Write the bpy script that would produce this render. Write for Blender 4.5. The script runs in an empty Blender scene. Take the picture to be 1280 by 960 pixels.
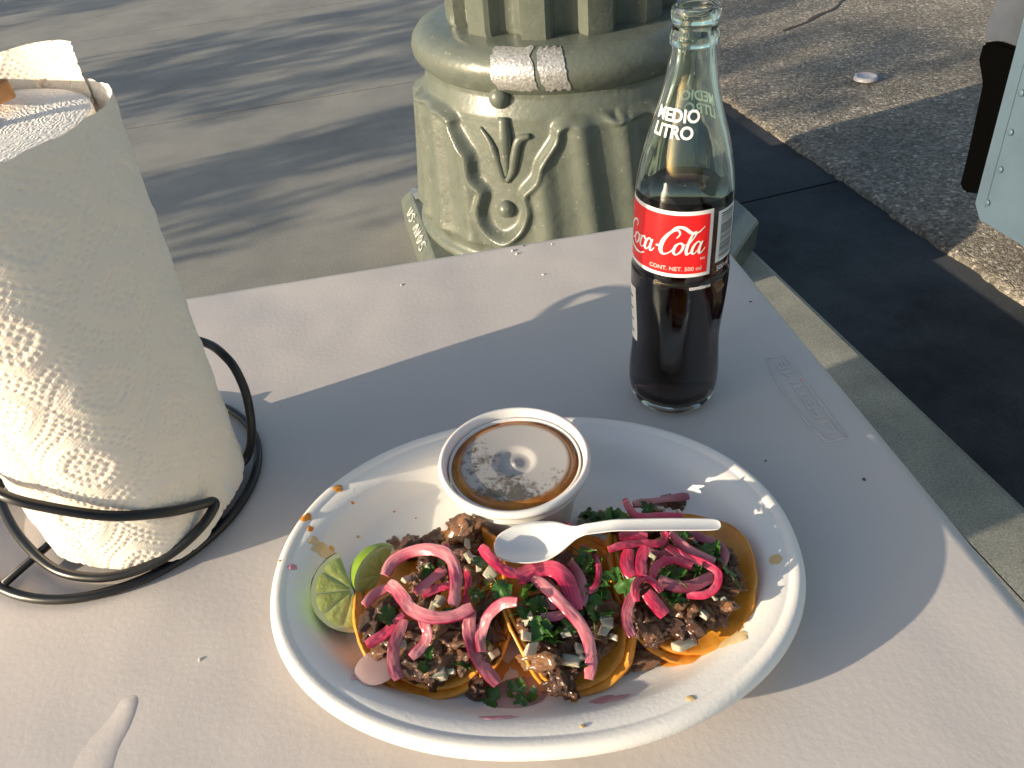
import bpy, bmesh, math, random
import numpy as np
from mathutils import Vector, Matrix, noise
R = math.radians
PI = math.pi
rng = random.Random(7)
scene = bpy.context.scene

# ------------------------------------------------------------ camera, sky, sun, exposure
F_PX, PITCH, ROLL = 961.0, R(39.0), R(6.0)
TZ = 0.74                                   # height of the table top above the pavement
CAM = np.array([0.0, 0.0, TZ + 0.395])
_f = np.array([0, math.cos(PITCH), -math.sin(PITCH)]); _r0 = np.array([1.0, 0, 0]); _d0 = np.cross(_f, _r0)
_right = math.cos(ROLL) * _r0 + math.sin(ROLL) * _d0
_down = -math.sin(ROLL) * _r0 + math.cos(ROLL) * _d0
cam = bpy.data.cameras.new('camera'); cam_o = bpy.data.objects.new('camera', cam)
scene.collection.objects.link(cam_o)
cam.sensor_width = 36.0; cam.lens = F_PX / 1280 * 36; cam.clip_start = 0.01; cam.clip_end = 500
cam_o.matrix_world = Matrix((( _right[0], -_down[0], -_f[0], CAM[0]), (_right[1], -_down[1], -_f[1], CAM[1]),
                             (_right[2], -_down[2], -_f[2], CAM[2]), (0, 0, 0, 1)))
scene.camera = cam_o
SUN_AZ, SUN_EL = R(20.0), R(13.0)           # direction the light travels towards, and its height
w = bpy.data.worlds.new('World'); scene.world = w; w.use_nodes = True
wn = w.node_tree.nodes; bg = wn['Background']
sky = wn.new('ShaderNodeTexSky'); sky.sky_type = 'NISHITA'; sky.sun_disc = False
sky.sun_elevation = SUN_EL; sky.sun_rotation = PI / 2 - (SUN_AZ + PI); sky.air_density = 1.0; sky.dust_density = 1.8; sky.ozone_density = 1.0
w.node_tree.links.new(sky.outputs[0], bg.inputs[0]); bg.inputs[1].default_value = 0.136
sl = bpy.data.lights.new('sun', 'SUN'); sl.energy = 5.0; sl.angle = R(0.5); sl.color = (1.0, 0.84, 0.62)
so = bpy.data.objects.new('sun', sl); scene.collection.objects.link(so)
sd = Vector((math.cos(SUN_AZ) * math.cos(SUN_EL), math.sin(SUN_AZ) * math.cos(SUN_EL), -math.sin(SUN_EL)))
so.rotation_euler = sd.to_track_quat('-Z', 'Y').to_euler()
scene.view_settings.view_transform = 'Standard'; scene.view_settings.look = 'None'
scene.view_settings.exposure = 0.5; scene.view_settings.gamma = 1.0
scene.view_settings.use_curve_mapping = False

# ------------------------------------------------------------ helpers
def at(px, py, z):
    """point of the plane at height z that photo pixel (px, py) looks at"""
    v = (px - 640) * _right + (py - 480) * _down + F_PX * _f
    t = (z - CAM[2]) / v[2]
    return Vector(CAM + t * v)
def ray(px, py):
    v = (px - 640) * _right + (py - 480) * _down + F_PX * _f
    return Vector(v).normalized()
def tag(o, label=None, cat=None, group=None, kind=None):
    if label: o['label'] = label
    if cat: o['category'] = cat
    if group: o['group'] = group
    if kind: o['kind'] = kind
    return o
def thing(name, loc, label, cat, group=None):
    o = bpy.data.objects.new(name, None); scene.collection.objects.link(o)
    o.location = loc; o.empty_display_size = 0.02
    return tag(o, label, cat, group)
def base_of(o):
    v = Vector((0, 0, 0))
    while o is not None:
        v += o.location; o = o.parent
    return v
def mesh(name, verts, faces, mat, parent=None, smooth=True, loc=None):
    """world-space verts -> one mesh object; parts keep their parent's base as origin"""
    b = base_of(parent) if parent is not None else Vector(loc or (0, 0, 0))
    V = np.asarray(verts, dtype=float).reshape(-1, 3) - np.array(b)
    me = bpy.data.meshes.new(name); me.from_pydata([tuple(v) for v in V] if len(V) < 30000 else V.tolist(), [], faces)
    if smooth: me.polygons.foreach_set('use_smooth', [True] * len(me.polygons))
    me.materials.append(mat); me.update()
    o = bpy.data.objects.new(name, me); scene.collection.objects.link(o)
    if parent is not None: o.parent = parent
    else: o.location = b
    return o
def from_bm(name, bm, mat, parent=None, smooth=True, loc=None):
    bm.normal_update()
    vs = [tuple(v.co) for v in bm.verts]; bm.verts.index_update()
    fs = [[v.index for v in f.verts] for f in bm.faces]; bm.free()
    return mesh(name, vs, fs, mat, parent, smooth, loc)
def sharp(o, deg=40):
    me = o.data
    bm = bmesh.new(); bm.from_mesh(me)
    for e in bm.edges:
        if len(e.link_faces) == 2 and e.calc_face_angle(0) > R(deg): e.smooth = False
    bm.to_mesh(me); bm.free(); return o
def grid_faces(nu, nv, closed_u=False, flip=False):
    """vertex index = v*nu + u"""
    F = []
    for v in range(nv - 1):
        for u in range(nu if closed_u else nu - 1):
            a = v * nu + u; b = v * nu + (u + 1) % nu
            f = (a, b, b + nu, a + nu)
            F.append(f[::-1] if flip else f)
    return F
def lathe(c, prof, n=64, cap0=False, cap1=False, mod=None):
    """prof: list of (r, z) world z; c: (x, y)"""
    V = []
    for r, z in prof:
        for k in range(n):
            a = 2 * PI * k / n; rr = r if mod is None else mod(r, z, a)
            V.append((c[0] + rr * math.cos(a), c[1] + rr * math.sin(a), z))
    F = grid_faces(n, len(prof), True)
    if cap0: F.append(tuple(range(n))[::-1])
    if cap1: F.append(tuple(range((len(prof) - 1) * n, len(prof) * n)))
    return V, F
def catmull(P, per=6, closed=False):
    P = [Vector(p) for p in P]; n = len(P); out = []
    segs = n if closed else n - 1
    for i in range(segs):
        if closed: p0, p1, p2, p3 = P[(i - 1) % n], P[i], P[(i + 1) % n], P[(i + 2) % n]
        else:
            p1, p2 = P[i], P[i + 1]
            p0 = P[i - 1] if i > 0 else p1 * 2 - p2
            p3 = P[i + 2] if i + 2 < n else p2 * 2 - p1
        for k in range(per):
            t = k / per
            out.append(0.5 * ((2 * p1) + (p2 - p0) * t + (2 * p0 - 5 * p1 + 4 * p2 - p3) * t * t + (3 * p1 - p0 - 3 * p2 + p3) * t ** 3))
    if not closed: out.append(P[-1].copy())
    return out
def tube(path, rad, n=10, closed=False, cap=True):
    """tube along a polyline; rad is a number or a list"""
    V = []; m = len(path); up = Vector((0, 0, 1)); prev = None
    for i, p in enumerate(path):
        if closed: t = path[(i + 1) % m] - path[i - 1]
        else: t = path[min(i + 1, m - 1)] - path[max(i - 1, 0)]
        t.normalize()
        if prev is None:
            s = t.cross(up)
            if s.length < 1e-3: s = t.cross(Vector((1, 0, 0)))
        else: s = prev - t * prev.dot(t)
        s.normalize(); prev = s; q = t.cross(s)
        r = rad[i] if isinstance(rad, (list, tuple)) else rad
        for k in range(n):
            a = 2 * PI * k / n; V.append(p + s * (math.cos(a) * r) + q * (math.sin(a) * r))
    F = grid_faces(n, m, True)
    if closed:
        for k in range(n):
            F.append(((m - 1) * n + k, (m - 1) * n + (k + 1) % n, (k + 1) % n, k))
    elif cap:
        F.append(tuple(range(n))[::-1]); F.append(tuple(range((m - 1) * n, m * n)))
    return V, F
def box_bm(sx, sy, sz, bev=0.0, seg=2):
    bm = bmesh.new(); bmesh.ops.create_cube(bm, size=1.0)
    for v in bm.verts: v.co = Vector((v.co.x * sx, v.co.y * sy, v.co.z * sz))
    if bev: bmesh.ops.bevel(bm, geom=bm.edges[:], offset=bev, segments=seg, affect='EDGES', profile=0.6)
    return bm

# ------------------------------------------------------------ materials
def mat(name, col, rough=0.5, var=0.0, vscale=8.0, col2=None, bump=0.0, bscale=60.0, bdist=0.001, detail=4.0, fac=(0.35, 0.65), **kw):
    m = bpy.data.materials.new(name); m.use_nodes = True
    nt = m.node_tree; N = nt.nodes; L = nt.links; p = N['Principled BSDF']
    p.inputs['Base Color'].default_value = (*col, 1); p.inputs['Roughness'].default_value = rough
    for k, v in kw.items():
        nm = k.replace('_', ' ')
        p.inputs[nm].default_value = (*v, 1) if isinstance(v, tuple) and len(v) == 3 and 'Radius' not in nm else v
    tc = N.new('ShaderNodeTexCoord')
    if col2 is not None or var:
        t = N.new('ShaderNodeTexNoise'); t.inputs['Scale'].default_value = vscale; t.inputs['Detail'].default_value = detail; t.inputs['Roughness'].default_value = 0.6
        r = N.new('ShaderNodeValToRGB'); r.color_ramp.elements[0].position = fac[0]; r.color_ramp.elements[1].position = fac[1]
        c2 = col2 if col2 is not None else tuple(c * (1 - var) for c in col)
        r.color_ramp.elements[0].color = (*c2, 1); r.color_ramp.elements[1].color = (*col, 1)
        L.new(tc.outputs['Object'], t.inputs['Vector']); L.new(t.outputs['Fac'], r.inputs['Fac']); L.new(r.outputs['Color'], p.inputs['Base Color'])
    if bump:
        t2 = N.new('ShaderNodeTexNoise'); t2.inputs['Scale'].default_value = bscale; t2.inputs['Detail'].default_value = 3.0
        b = N.new('ShaderNodeBump'); b.inputs['Strength'].default_value = bump; b.inputs['Distance'].default_value = bdist
        L.new(tc.outputs['Object'], t2.inputs['Vector']); L.new(t2.outputs['Fac'], b.inputs['Height']); L.new(b.outputs['Normal'], p.inputs['Normal'])
    return m
def ramp(N, stops):
    r = N.new('ShaderNodeValToRGB'); e = r.color_ramp.elements
    while len(e) < len(stops): e.new(0.5)
    for i, (pos, c) in enumerate(stops): e[i].position = pos; e[i].color = (*c, 1)
    return r
M = {}
# concrete pavement: speckle, blotches and stains
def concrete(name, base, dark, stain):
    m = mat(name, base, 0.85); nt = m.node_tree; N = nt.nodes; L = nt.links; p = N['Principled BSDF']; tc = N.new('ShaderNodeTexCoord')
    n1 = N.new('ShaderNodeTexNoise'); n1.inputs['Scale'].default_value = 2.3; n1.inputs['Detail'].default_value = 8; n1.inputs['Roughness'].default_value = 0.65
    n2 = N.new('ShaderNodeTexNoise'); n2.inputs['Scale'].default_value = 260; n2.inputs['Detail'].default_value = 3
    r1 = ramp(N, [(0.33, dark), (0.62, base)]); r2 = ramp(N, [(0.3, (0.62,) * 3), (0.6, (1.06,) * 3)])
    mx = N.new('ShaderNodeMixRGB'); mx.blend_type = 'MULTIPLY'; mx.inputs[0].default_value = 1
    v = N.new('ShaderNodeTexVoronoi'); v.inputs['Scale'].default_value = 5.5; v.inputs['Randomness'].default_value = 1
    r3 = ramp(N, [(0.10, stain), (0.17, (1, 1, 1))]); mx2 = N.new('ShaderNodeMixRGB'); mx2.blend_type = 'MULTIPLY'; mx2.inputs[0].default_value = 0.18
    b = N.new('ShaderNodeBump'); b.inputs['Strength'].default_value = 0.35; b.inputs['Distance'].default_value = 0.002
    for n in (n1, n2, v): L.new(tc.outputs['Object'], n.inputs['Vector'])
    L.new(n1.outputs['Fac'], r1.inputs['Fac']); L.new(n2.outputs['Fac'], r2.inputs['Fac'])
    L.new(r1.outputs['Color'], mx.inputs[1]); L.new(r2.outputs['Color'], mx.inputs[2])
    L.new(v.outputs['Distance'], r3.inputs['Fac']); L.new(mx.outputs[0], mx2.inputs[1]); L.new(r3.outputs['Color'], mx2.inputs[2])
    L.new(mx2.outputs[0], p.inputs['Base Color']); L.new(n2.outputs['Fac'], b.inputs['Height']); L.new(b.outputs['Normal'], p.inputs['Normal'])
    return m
M['concrete'] = concrete('pavement_concrete', (0.365, 0.35, 0.312), (0.262, 0.256, 0.235), (0.55, 0.55, 0.55))
M['curb'] = concrete('kerb_concrete', (0.345, 0.35, 0.305), (0.17, 0.175, 0.16), (0.5, 0.5, 0.5))
M['gutter'] = concrete('gutter_stain_and_shade', (0.066, 0.073, 0.08), (0.015, 0.018, 0.023), (0.6, 0.6, 0.6))  # stain blotches; deep shade is also darkened into the gutter's base colour
M['joint'] = mat('joint_dirt', (0.06, 0.055, 0.05), 0.95)
def asphalt():
    m = mat('asphalt', (0.2, 0.18, 0.16), 0.75); nt = m.node_tree; N = nt.nodes; L = nt.links; p = N['Principled BSDF']; tc = N.new('ShaderNodeTexCoord')
    v = N.new('ShaderNodeTexVoronoi'); v.inputs['Scale'].default_value = 95
    v2 = N.new('ShaderNodeTexVoronoi'); v2.inputs['Scale'].default_value = 210
    n = N.new('ShaderNodeTexNoise'); n.inputs['Scale'].default_value = 2.0; n.inputs['Detail'].default_value = 7
    sep = N.new('ShaderNodeSeparateColor'); r = ramp(N, [(0.0, (0.14, 0.125, 0.10)), (0.6, (0.29, 0.26, 0.215)), (0.93, (0.42, 0.38, 0.32)), (1.0, (0.7, 0.65, 0.57))])
    r2 = ramp(N, [(0.35, (0.72, 0.72, 0.72)), (0.62, (1.1, 1.08, 1.05))]); mx = N.new('ShaderNodeMixRGB'); mx.blend_type = 'MULTIPLY'; mx.inputs[0].default_value = 1
    b = N.new('ShaderNodeBump'); b.inputs['Strength'].default_value = 0.75; b.inputs['Distance'].default_value = 0.006; b.invert = True
    ad = N.new('ShaderNodeMath'); ad.operation = 'ADD'
    for q in (v, v2, n): L.new(tc.outputs['Object'], q.inputs['Vector'])
    L.new(v.outputs['Color'], sep.inputs[0]); L.new(sep.outputs[0], r.inputs['Fac']); L.new(n.outputs['Fac'], r2.inputs['Fac'])
    L.new(r.outputs[0], mx.inputs[1]); L.new(r2.outputs[0], mx.inputs[2]); L.new(mx.outputs[0], p.inputs['Base Color'])
    L.new(v.outputs['Distance'], ad.inputs[0]); L.new(v2.outputs['Distance'], ad.inputs[1]); L.new(ad.outputs[0], b.inputs['Height']); L.new(b.outputs['Normal'], p.inputs['Normal'])
    return m
M['asphalt'] = asphalt()
M['table'] = mat('moulded_grey_plastic', (0.62, 0.575, 0.548), 0.45, col2=(0.585, 0.54, 0.518), vscale=5, bump=0.15, bscale=250, bdist=0.001)
_m = M['table']; _N = _m.node_tree.nodes; _L = _m.node_tree.links; _p = _N['Principled BSDF']          # broad dents and scuffs in the moulding
_t = _N.new('ShaderNodeTexNoise'); _t.inputs['Scale'].default_value = 9; _t.inputs['Detail'].default_value = 1.5; _c = _N.new('ShaderNodeTexCoord'); _b = _N.new('ShaderNodeBump'); _b.inputs['Strength'].default_value = 0.35; _b.inputs['Distance'].default_value = 0.012
_old = _p.inputs['Normal'].links[0].from_node; _L.new(_c.outputs['Object'], _t.inputs['Vector']); _L.new(_t.outputs['Fac'], _b.inputs['Height']); _L.new(_b.outputs['Normal'], _old.inputs['Normal'])
_t2 = _N.new('ShaderNodeTexNoise'); _t2.inputs['Scale'].default_value = 14; _t2.inputs['Detail'].default_value = 8; _r = _N.new('ShaderNodeMapRange'); _r.inputs[1].default_value = .3; _r.inputs[2].default_value = .7; _r.inputs[3].default_value = .36; _r.inputs[4].default_value = .56
_L.new(_c.outputs['Object'], _t2.inputs['Vector']); _L.new(_t2.outputs['Fac'], _r.inputs[0]); _L.new(_r.outputs[0], _p.inputs['Roughness'])
M['plastic_smooth'] = mat('smooth_grey_plastic', (0.62, 0.575, 0.548), 0.42)
M['legmetal'] = mat('grey_powder_coat', (0.22, 0.22, 0.22), 0.45)
def paper_end():
    m = mat('paper_roll_end', (0.86, 0.83, 0.77), 0.95); nt = m.node_tree; N = nt.nodes; L = nt.links; p = N['Principled BSDF']; tc = N.new('ShaderNodeTexCoord')
    wv = N.new('ShaderNodeTexWave'); wv.wave_type = 'RINGS'; wv.rings_direction = 'Z'; wv.inputs['Scale'].default_value = 120; wv.inputs['Distortion'].default_value = 14; wv.inputs['Detail'].default_value = 3; wv.inputs['Detail Scale'].default_value = 1.2
    n = N.new('ShaderNodeTexNoise'); n.inputs['Scale'].default_value = 160; n.inputs['Detail'].default_value = 4
    ad = N.new('ShaderNodeMath'); ad.operation = 'ADD'; b = N.new('ShaderNodeBump'); b.inputs['Strength'].default_value = 0.35; b.inputs['Distance'].default_value = 0.0010
    for q in (wv, n): L.new(tc.outputs['Object'], q.inputs['Vector'])
    L.new(wv.outputs['Fac'], ad.inputs[0]); L.new(n.outputs['Fac'], ad.inputs[1]); L.new(ad.outputs[0], b.inputs['Height']); L.new(b.outputs['Normal'], p.inputs['Normal']); return m
M['paper'] = mat('paper_towel', (0.92, 0.835, 0.72), 0.95, bump=0.5, bscale=900, bdist=0.0006, Subsurface_Weight=0.15, Subsurface_Scale=0.004)
M['paper_end'] = paper_end()
M['card'] = mat('cardboard_core', (0.42, 0.30, 0.19), 0.85, var=0.15, vscale=90)
M['wire'] = mat('black_wire', (0.012, 0.012, 0.012), 0.32, var=0.2, vscale=60, bump=0.05, bscale=300)
M['wood'] = mat('light_wood', (0.55, 0.27, 0.10), 0.5, col2=(0.42, 0.18, 0.06), vscale=60)
M['plate'] = mat('moulded_fibre_white', (0.90, 0.875, 0.82), 0.5, bump=0.22, bscale=420, bdist=0.0007, Subsurface_Weight=0.08, Subsurface_Scale=0.002)
M['white_pp'] = mat('white_plastic', (0.82, 0.81, 0.80), 0.28, Subsurface_Weight=0.15, Subsurface_Scale=0.003)
M['cup'] = mat('cup_white', (0.80, 0.79, 0.77), 0.35, Subsurface_Weight=0.2, Subsurface_Scale=0.004)
# ------------------------------------------------------------ the setting: pavement, kerb, gutter, road
CD = Vector((0.1857, -0.9826, 0)); CN = Vector((0.9826, 0.1857, 0))      # along the kerb, and across it towards the road
def cw(n, a, z): return CN * n + CD * a + Vector((0, 0, z))               # n across, a along
N_EDGE = 1.067; GUT = N_EDGE + 0.63
def ring_box(name, n0, n1, a0, a1, z0, z1, m, parent=None, bev=0.004, seg=1, kind=None):
    bm = box_bm(n1 - n0, a1 - a0, z1 - z0, bev, seg)
    for v in bm.verts: v.co = cw((n0 + n1) / 2 + v.co.x, (a0 + a1) / 2 + v.co.y, (z0 + z1) / 2 + v.co.z)
    bmesh.ops.reverse_faces(bm, faces=bm.faces)
    o = from_bm(name, bm, m, parent, smooth=False)
    if kind: o['kind'] = kind
    return o
g = mesh('ground', [(-160, -160, -0.33), (160, -160, -0.33), (160, 160, -0.33), (-160, 160, -0.33)], [(0, 1, 2, 3)], M['joint'], smooth=False); g['kind'] = 'structure'
sw = ring_box('sidewalk', -9.0, N_EDGE - 0.16, -32, 32, -0.3, -0.022, M['joint'], bev=0, kind='structure')
A_J = (Vector((-0.2617, 3.7261, 0))).dot(CD)                              # the joint that shows left of the lamp post
for i in range(-13, 13):
    for n0, n1 in ((-8.9, -2.304), (-2.296, N_EDGE - 0.156)):
        ring_box('slab', n0, n1, A_J + i * 1.83 + 0.006, A_J + (i + 1) * 1.83 - 0.006, -0.021, 0.0, M['concrete'], sw, 0.0006)
# kerb with a rounded nose
cb = []
prof = [(N_EDGE - 0.152, -0.3), (N_EDGE - 0.152, -0.0006), (N_EDGE - 0.02, -0.0006), (N_EDGE - 0.008, -0.004), (N_EDGE - 0.001, -0.012), (N_EDGE + 0.004, -0.05), (N_EDGE + 0.012, -0.3)]
for a in (-32, 32):
    cb += [cw(n, a, z) for n, z in prof]
k = len(prof)
cu = mesh('curb', cb, [(i, i + 1, k + i + 1, k + i) for i in range(k - 1)], M['curb'], smooth=False); cu['kind'] = 'structure'
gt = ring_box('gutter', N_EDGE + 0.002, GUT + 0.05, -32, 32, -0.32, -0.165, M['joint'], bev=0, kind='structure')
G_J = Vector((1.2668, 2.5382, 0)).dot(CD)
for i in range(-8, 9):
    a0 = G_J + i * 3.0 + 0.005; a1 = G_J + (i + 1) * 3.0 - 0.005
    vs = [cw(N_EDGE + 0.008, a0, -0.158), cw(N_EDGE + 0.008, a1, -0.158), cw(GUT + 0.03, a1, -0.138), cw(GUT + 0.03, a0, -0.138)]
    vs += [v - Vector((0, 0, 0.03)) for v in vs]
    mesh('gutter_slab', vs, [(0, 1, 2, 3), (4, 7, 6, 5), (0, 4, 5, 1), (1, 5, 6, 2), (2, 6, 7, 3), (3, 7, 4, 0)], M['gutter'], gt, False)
# road: a ragged edge that stands a little proud of the gutter
rows = []; na = 700
for j, (dn, dz) in enumerate(((0.0, -0.05), (0.004, -0.012), (0.03, 0.0), (0.3, 0.004), (2.0, 0.03), (9.0, 0.08), (40, 0.08))):
    for i in range(na):
        t = i / (na - 1); a = -8 + 10.5 * t if 0 < i < na - 1 else (-60 if i == 0 else 60)
        e = 0.014 * noise.noise(Vector((a * 6, 3, 0))) + 0.009 * noise.noise(Vector((a * 31, 9, 0)))
        rows.append(cw(GUT + dn + (e if j < 4 else 0), a, -0.118 + dz + (0.003 * noise.noise(Vector((a * 9, j, 1))) if j < 4 else 0)))
rd = mesh('road', rows, grid_faces(na, 7), M['asphalt']); rd['kind'] = 'structure'

def road_z(p):
    d = p.dot(CN) - GUT
    return -0.118 + float(np.interp(d, [0.03, .3, 2, 9], [0, .004, .03, .08]))
P = []
for x, y in ((978, 40), (990, 35), (1003, 30), (1022, 20), (1044, 11), (1056, -2), (1080, -14)):
    p = at(x, y, -0.10)
    for _ in range(3): p = at(x, y, road_z(p))
    P.append(p)
V = []; C = catmull(P, 8)
for i, p in enumerate(C):
    d = (C[min(i + 1, len(C) - 1)] - C[max(i - 1, 0)]).normalized(); nn = Vector((-d.y, d.x, 0)); wob = nn * (0.02 * noise.noise(p * 9)); hw = 0.004 + 0.011 * abs(noise.noise(p * 5.3))
    V += [p + wob + nn * hw + Vector((0, 0, .004)), p + wob - nn * hw + Vector((0, 0, .004))]
mesh('crack', V, [(2 * i, 2 * i + 1, 2 * i + 3, 2 * i + 2) for i in range(len(C) - 1)], M['joint'], rd, False)

# ------------------------------------------------------------ folding table
C0 = Vector((0.222, 0.7475, TZ)); U = Vector((-0.9937, -0.1118, 0)); VV = Vector((0.1118, -0.9937, 0))
TL, TW = 1.83, 0.76
def tl(u, v, z=0.0): return C0 + U * u + VV * v + Vector((0, 0, z))
def table():
    t = thing('folding_table', tl(TL / 2, TW / 2, -TZ), 'long grey plastic folding table carrying the plate, bottle and paper towel', 'table')
    # outline with rounded corners, then an edge profile
    def outline(ins, rad):
        P = []
        for (cx, cy, a0) in ((TL - rad, TW - rad, 0), (rad, TW - rad, 90), (rad, rad, 180), (TL - rad, rad, 270)):
            for k in range(9):
                a = R(a0 + 90 * k / 8); P.append((cx + (rad - ins) * math.cos(a), cy + (rad - ins) * math.sin(a)))
        return P
    prof = [(0.010, -0.045), (0.003, -0.044), (0.0, -0.040), (0.0, -0.010), (0.0008, -0.006), (0.0032, -0.0035), (0.0048, -0.0032), (0.0065, -0.0012), (0.009, -0.0003), (0.013, 0.0)]
    V = []; n = 36
    for ins, z in prof: V += [tl(u, v, z) for u, v in outline(ins, 0.035)]
    F = grid_faces(n, len(prof), True); F.append(tuple(range((len(prof) - 1) * n, len(prof) * n))); F.append(tuple(range(n))[::-1])
    tp = mesh('tabletop', V, [f[::-1] for f in F], M['table'], t, False)
    for p in tp.data.polygons:
        if len(p.vertices) == 4: p.use_smooth = True
    # moulded plaque with raised letters near the end
    q = [at(958, 447, TZ), at(981, 446, TZ), at(1057, 547, TZ), at(1035, 553, TZ)]
    A = (q[0] + q[1]) / 2; B = (q[2] + q[3]) / 2; ax = (A - B).normalized(); ay = Vector((-ax.y, ax.x, 0)); Ln = (A - B).length; c = (A + B) / 2
    hw = 0.0125
    pts = [c + ax * (-Ln / 2) - ay * hw * .62, c + ax * (Ln / 2) - ay * hw * .62, c + ax * (Ln / 2) + ay * hw * .62, c + ax * (Ln / 2) * .5 + ay * hw * .95, c + ay * hw * 1.08, c - ax * (Ln / 2) * .5 + ay * hw * .95, c + ax * (-Ln / 2) + ay * hw * .62]
    pts = [p + Vector((0, 0, 0.0002)) for p in pts]
    dense = []
    for i in range(len(pts)):
        for k in range(6): dense.append(pts[i].lerp(pts[(i + 1) % len(pts)], k / 6))
    Vt, Ft = tube(dense, 0.0007, 6, True)
    pl = mesh('moulded_plaque', Vt, Ft, M['plastic_smooth'], t)
    tm = text_bm('LIFETIME', 0.0115, 0.0)
    xs = [v.co.x for v in tm.verts]; sx = (Ln * 0.86) / (max(xs) - min(xs)); x0 = (max(xs) + min(xs)) / 2
    ret = bmesh.ops.extrude_face_region(tm, geom=tm.faces[:])
    for v in [e for e in ret['geom'] if isinstance(e, bmesh.types.BMVert)]: v.co.z += 0.0006
    for v in tm.verts: v.co = c + ax * ((v.co.x - x0) * sx) + ay * (v.co.y - 0.0040) + Vector((0, 0, v.co.z + 0.0001))
    from_bm('raised_lettering', tm, M['plastic_smooth'], t, False)
    # a smooth curled ridge moulded into the top
    path = [at(x, y, TZ) for x, y in ((161, 868), (156, 886), (145, 906), (131, 925), (118, 946), (108, 975), (102, 1012))]
    wd = [0.0060, 0.0075, 0.0095, 0.0115, 0.0135, 0.0135, 0.008]
    P = catmull([(p.x, p.y, wd[i]) for i, p in enumerate(path)], 8); V = []; m = 15
    for i, p in enumerate(P):
        d = P[min(i + 1, len(P) - 1)] - P[max(i - 1, 0)]; nn = Vector((-d.y, d.x, 0)).normalized()
        e = min(1, i / 5, (len(P) - 1 - i) / 6)
        for k in range(m):
            s = -1 + 2 * k / (m - 1)
            V.append((p.x + nn.x * s * p.z, p.y + nn.y * s * p.z, TZ - 0.0003 + 0.0009 * e ** .6 * (1 - s * s) ** 0.8 * (1 + 0.6 * s)))
    mesh('moulded_ridge', V, grid_faces(m, len(P)), M['table'], t)
    for u in (0.28, TL - 0.28):
        for v in (0.09, TW - 0.09):
            a = tl(u, v, -0.045); b = tl(u + (0.05 if u < 1 else -0.05), v, -TZ + 0.014)
            Vt, Ft = tube([a, a.lerp(b, .5), b], 0.0125, 12); lg = mesh('leg', Vt, Ft, M['legmetal'], t)
            Vt, Ft = lathe((b.x, b.y), [(0.012, 0.03), (0.016, 0.028), (0.017, 0.0), ], 16, True, True); mesh('foot_cap', Vt, Ft, M['wire'], lg)
        Vt, Ft = tube([tl(u, 0.09, -0.36), tl(u, TW - 0.09, -0.36)], 0.009, 10); mesh('cross_bar', Vt, Ft, M['legmetal'], t)
    # crumbs
    return t
def text_bm(s, size, bold=0.0):
    cu = bpy.data.curves.new('t', 'FONT'); cu.body = s; cu.size = size; cu.offset = bold; cu.resolution_u = 4
    o = bpy.data.objects.new('t', cu); scene.collection.objects.link(o)
    dg = bpy.context.evaluated_depsgraph_get(); dg.update()
    me = bpy.data.meshes.new_from_object(o.evaluated_get(dg)); bm = bmesh.new(); bm.from_mesh(me)
    bpy.data.objects.remove(o); bpy.data.curves.remove(cu); bpy.data.meshes.remove(me)
    bmesh.ops.remove_doubles(bm, verts=bm.verts[:], dist=size * 1e-4)
    return bm
folding_table = table()

# ------------------------------------------------------------ lamp post base
LC = Vector((0.222, 2.10, 0))
M['lamp'] = mat('olive_enamel', (0.128, 0.146, 0.120), 0.38, col2=(0.102, 0.117, 0.096), vscale=22, fac=(0.3, 0.52), detail=8, bump=0.4, bscale=70, bdist=0.003, Coat_Weight=0.25, Coat_Roughness=0.2)
_m = M['lamp']; _N = _m.node_tree.nodes; _L = _m.node_tree.links; _p = _N['Principled BSDF']           # chips in the paint
_t = _N.new('ShaderNodeTexNoise'); _t.inputs['Scale'].default_value = 75; _t.inputs['Detail'].default_value = 3; _c = _N.new('ShaderNodeTexCoord')
_r = ramp(_N, [(0.69, (0, 0, 0)), (0.72, (1, 1, 1))]); _x = _N.new('ShaderNodeMixRGB'); _x.inputs[2].default_value = (0.27, 0.27, 0.23, 1)
_src = _p.inputs['Base Color'].links[0].from_socket
_L.new(_c.outputs['Object'], _t.inputs['Vector']); _L.new(_t.outputs['Fac'], _r.inputs['Fac']); _L.new(_r.outputs[0], _x.inputs[0]); _L.new(_src, _x.inputs[1]); _L.new(_x.outputs[0], _p.inputs['Base Color'])
M['tape'] = mat('torn_silver_tape', (0.72, 0.71, 0.69), 0.38, col2=(0.42, 0.41, 0.39), vscale=150, bump=0.7, bscale=160, bdist=0.003, Metallic=0.55)
M['paintw'] = mat('white_marker', (0.75, 0.76, 0.72), 0.5)
M['gap'] = mat('dark_gap', (0.02, 0.02, 0.02), 0.9)
drum_prof = [(0.430, 0.112), (0.434, 0.120), (0.431, 0.131), (0.421, 0.141), (0.418, 0.150), (0.411, 0.165), (0.403, 0.20), (0.396, 0.25), (0.388, 0.32), (0.382, 0.38), (0.377, 0.44), (0.372, 0.49), (0.364, 0.515), (0.358, 0.53), (0.3575, 0.545)]
def drum_r(z):
    for (r0, z0), (r1, z1) in zip(drum_prof, drum_prof[1:]):
        if z0 <= z <= z1: return r0 + (r1 - r0) * (z - z0) / (z1 - z0)
    return drum_prof[-1][0] if z > 0.5 else drum_prof[0][0]
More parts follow.
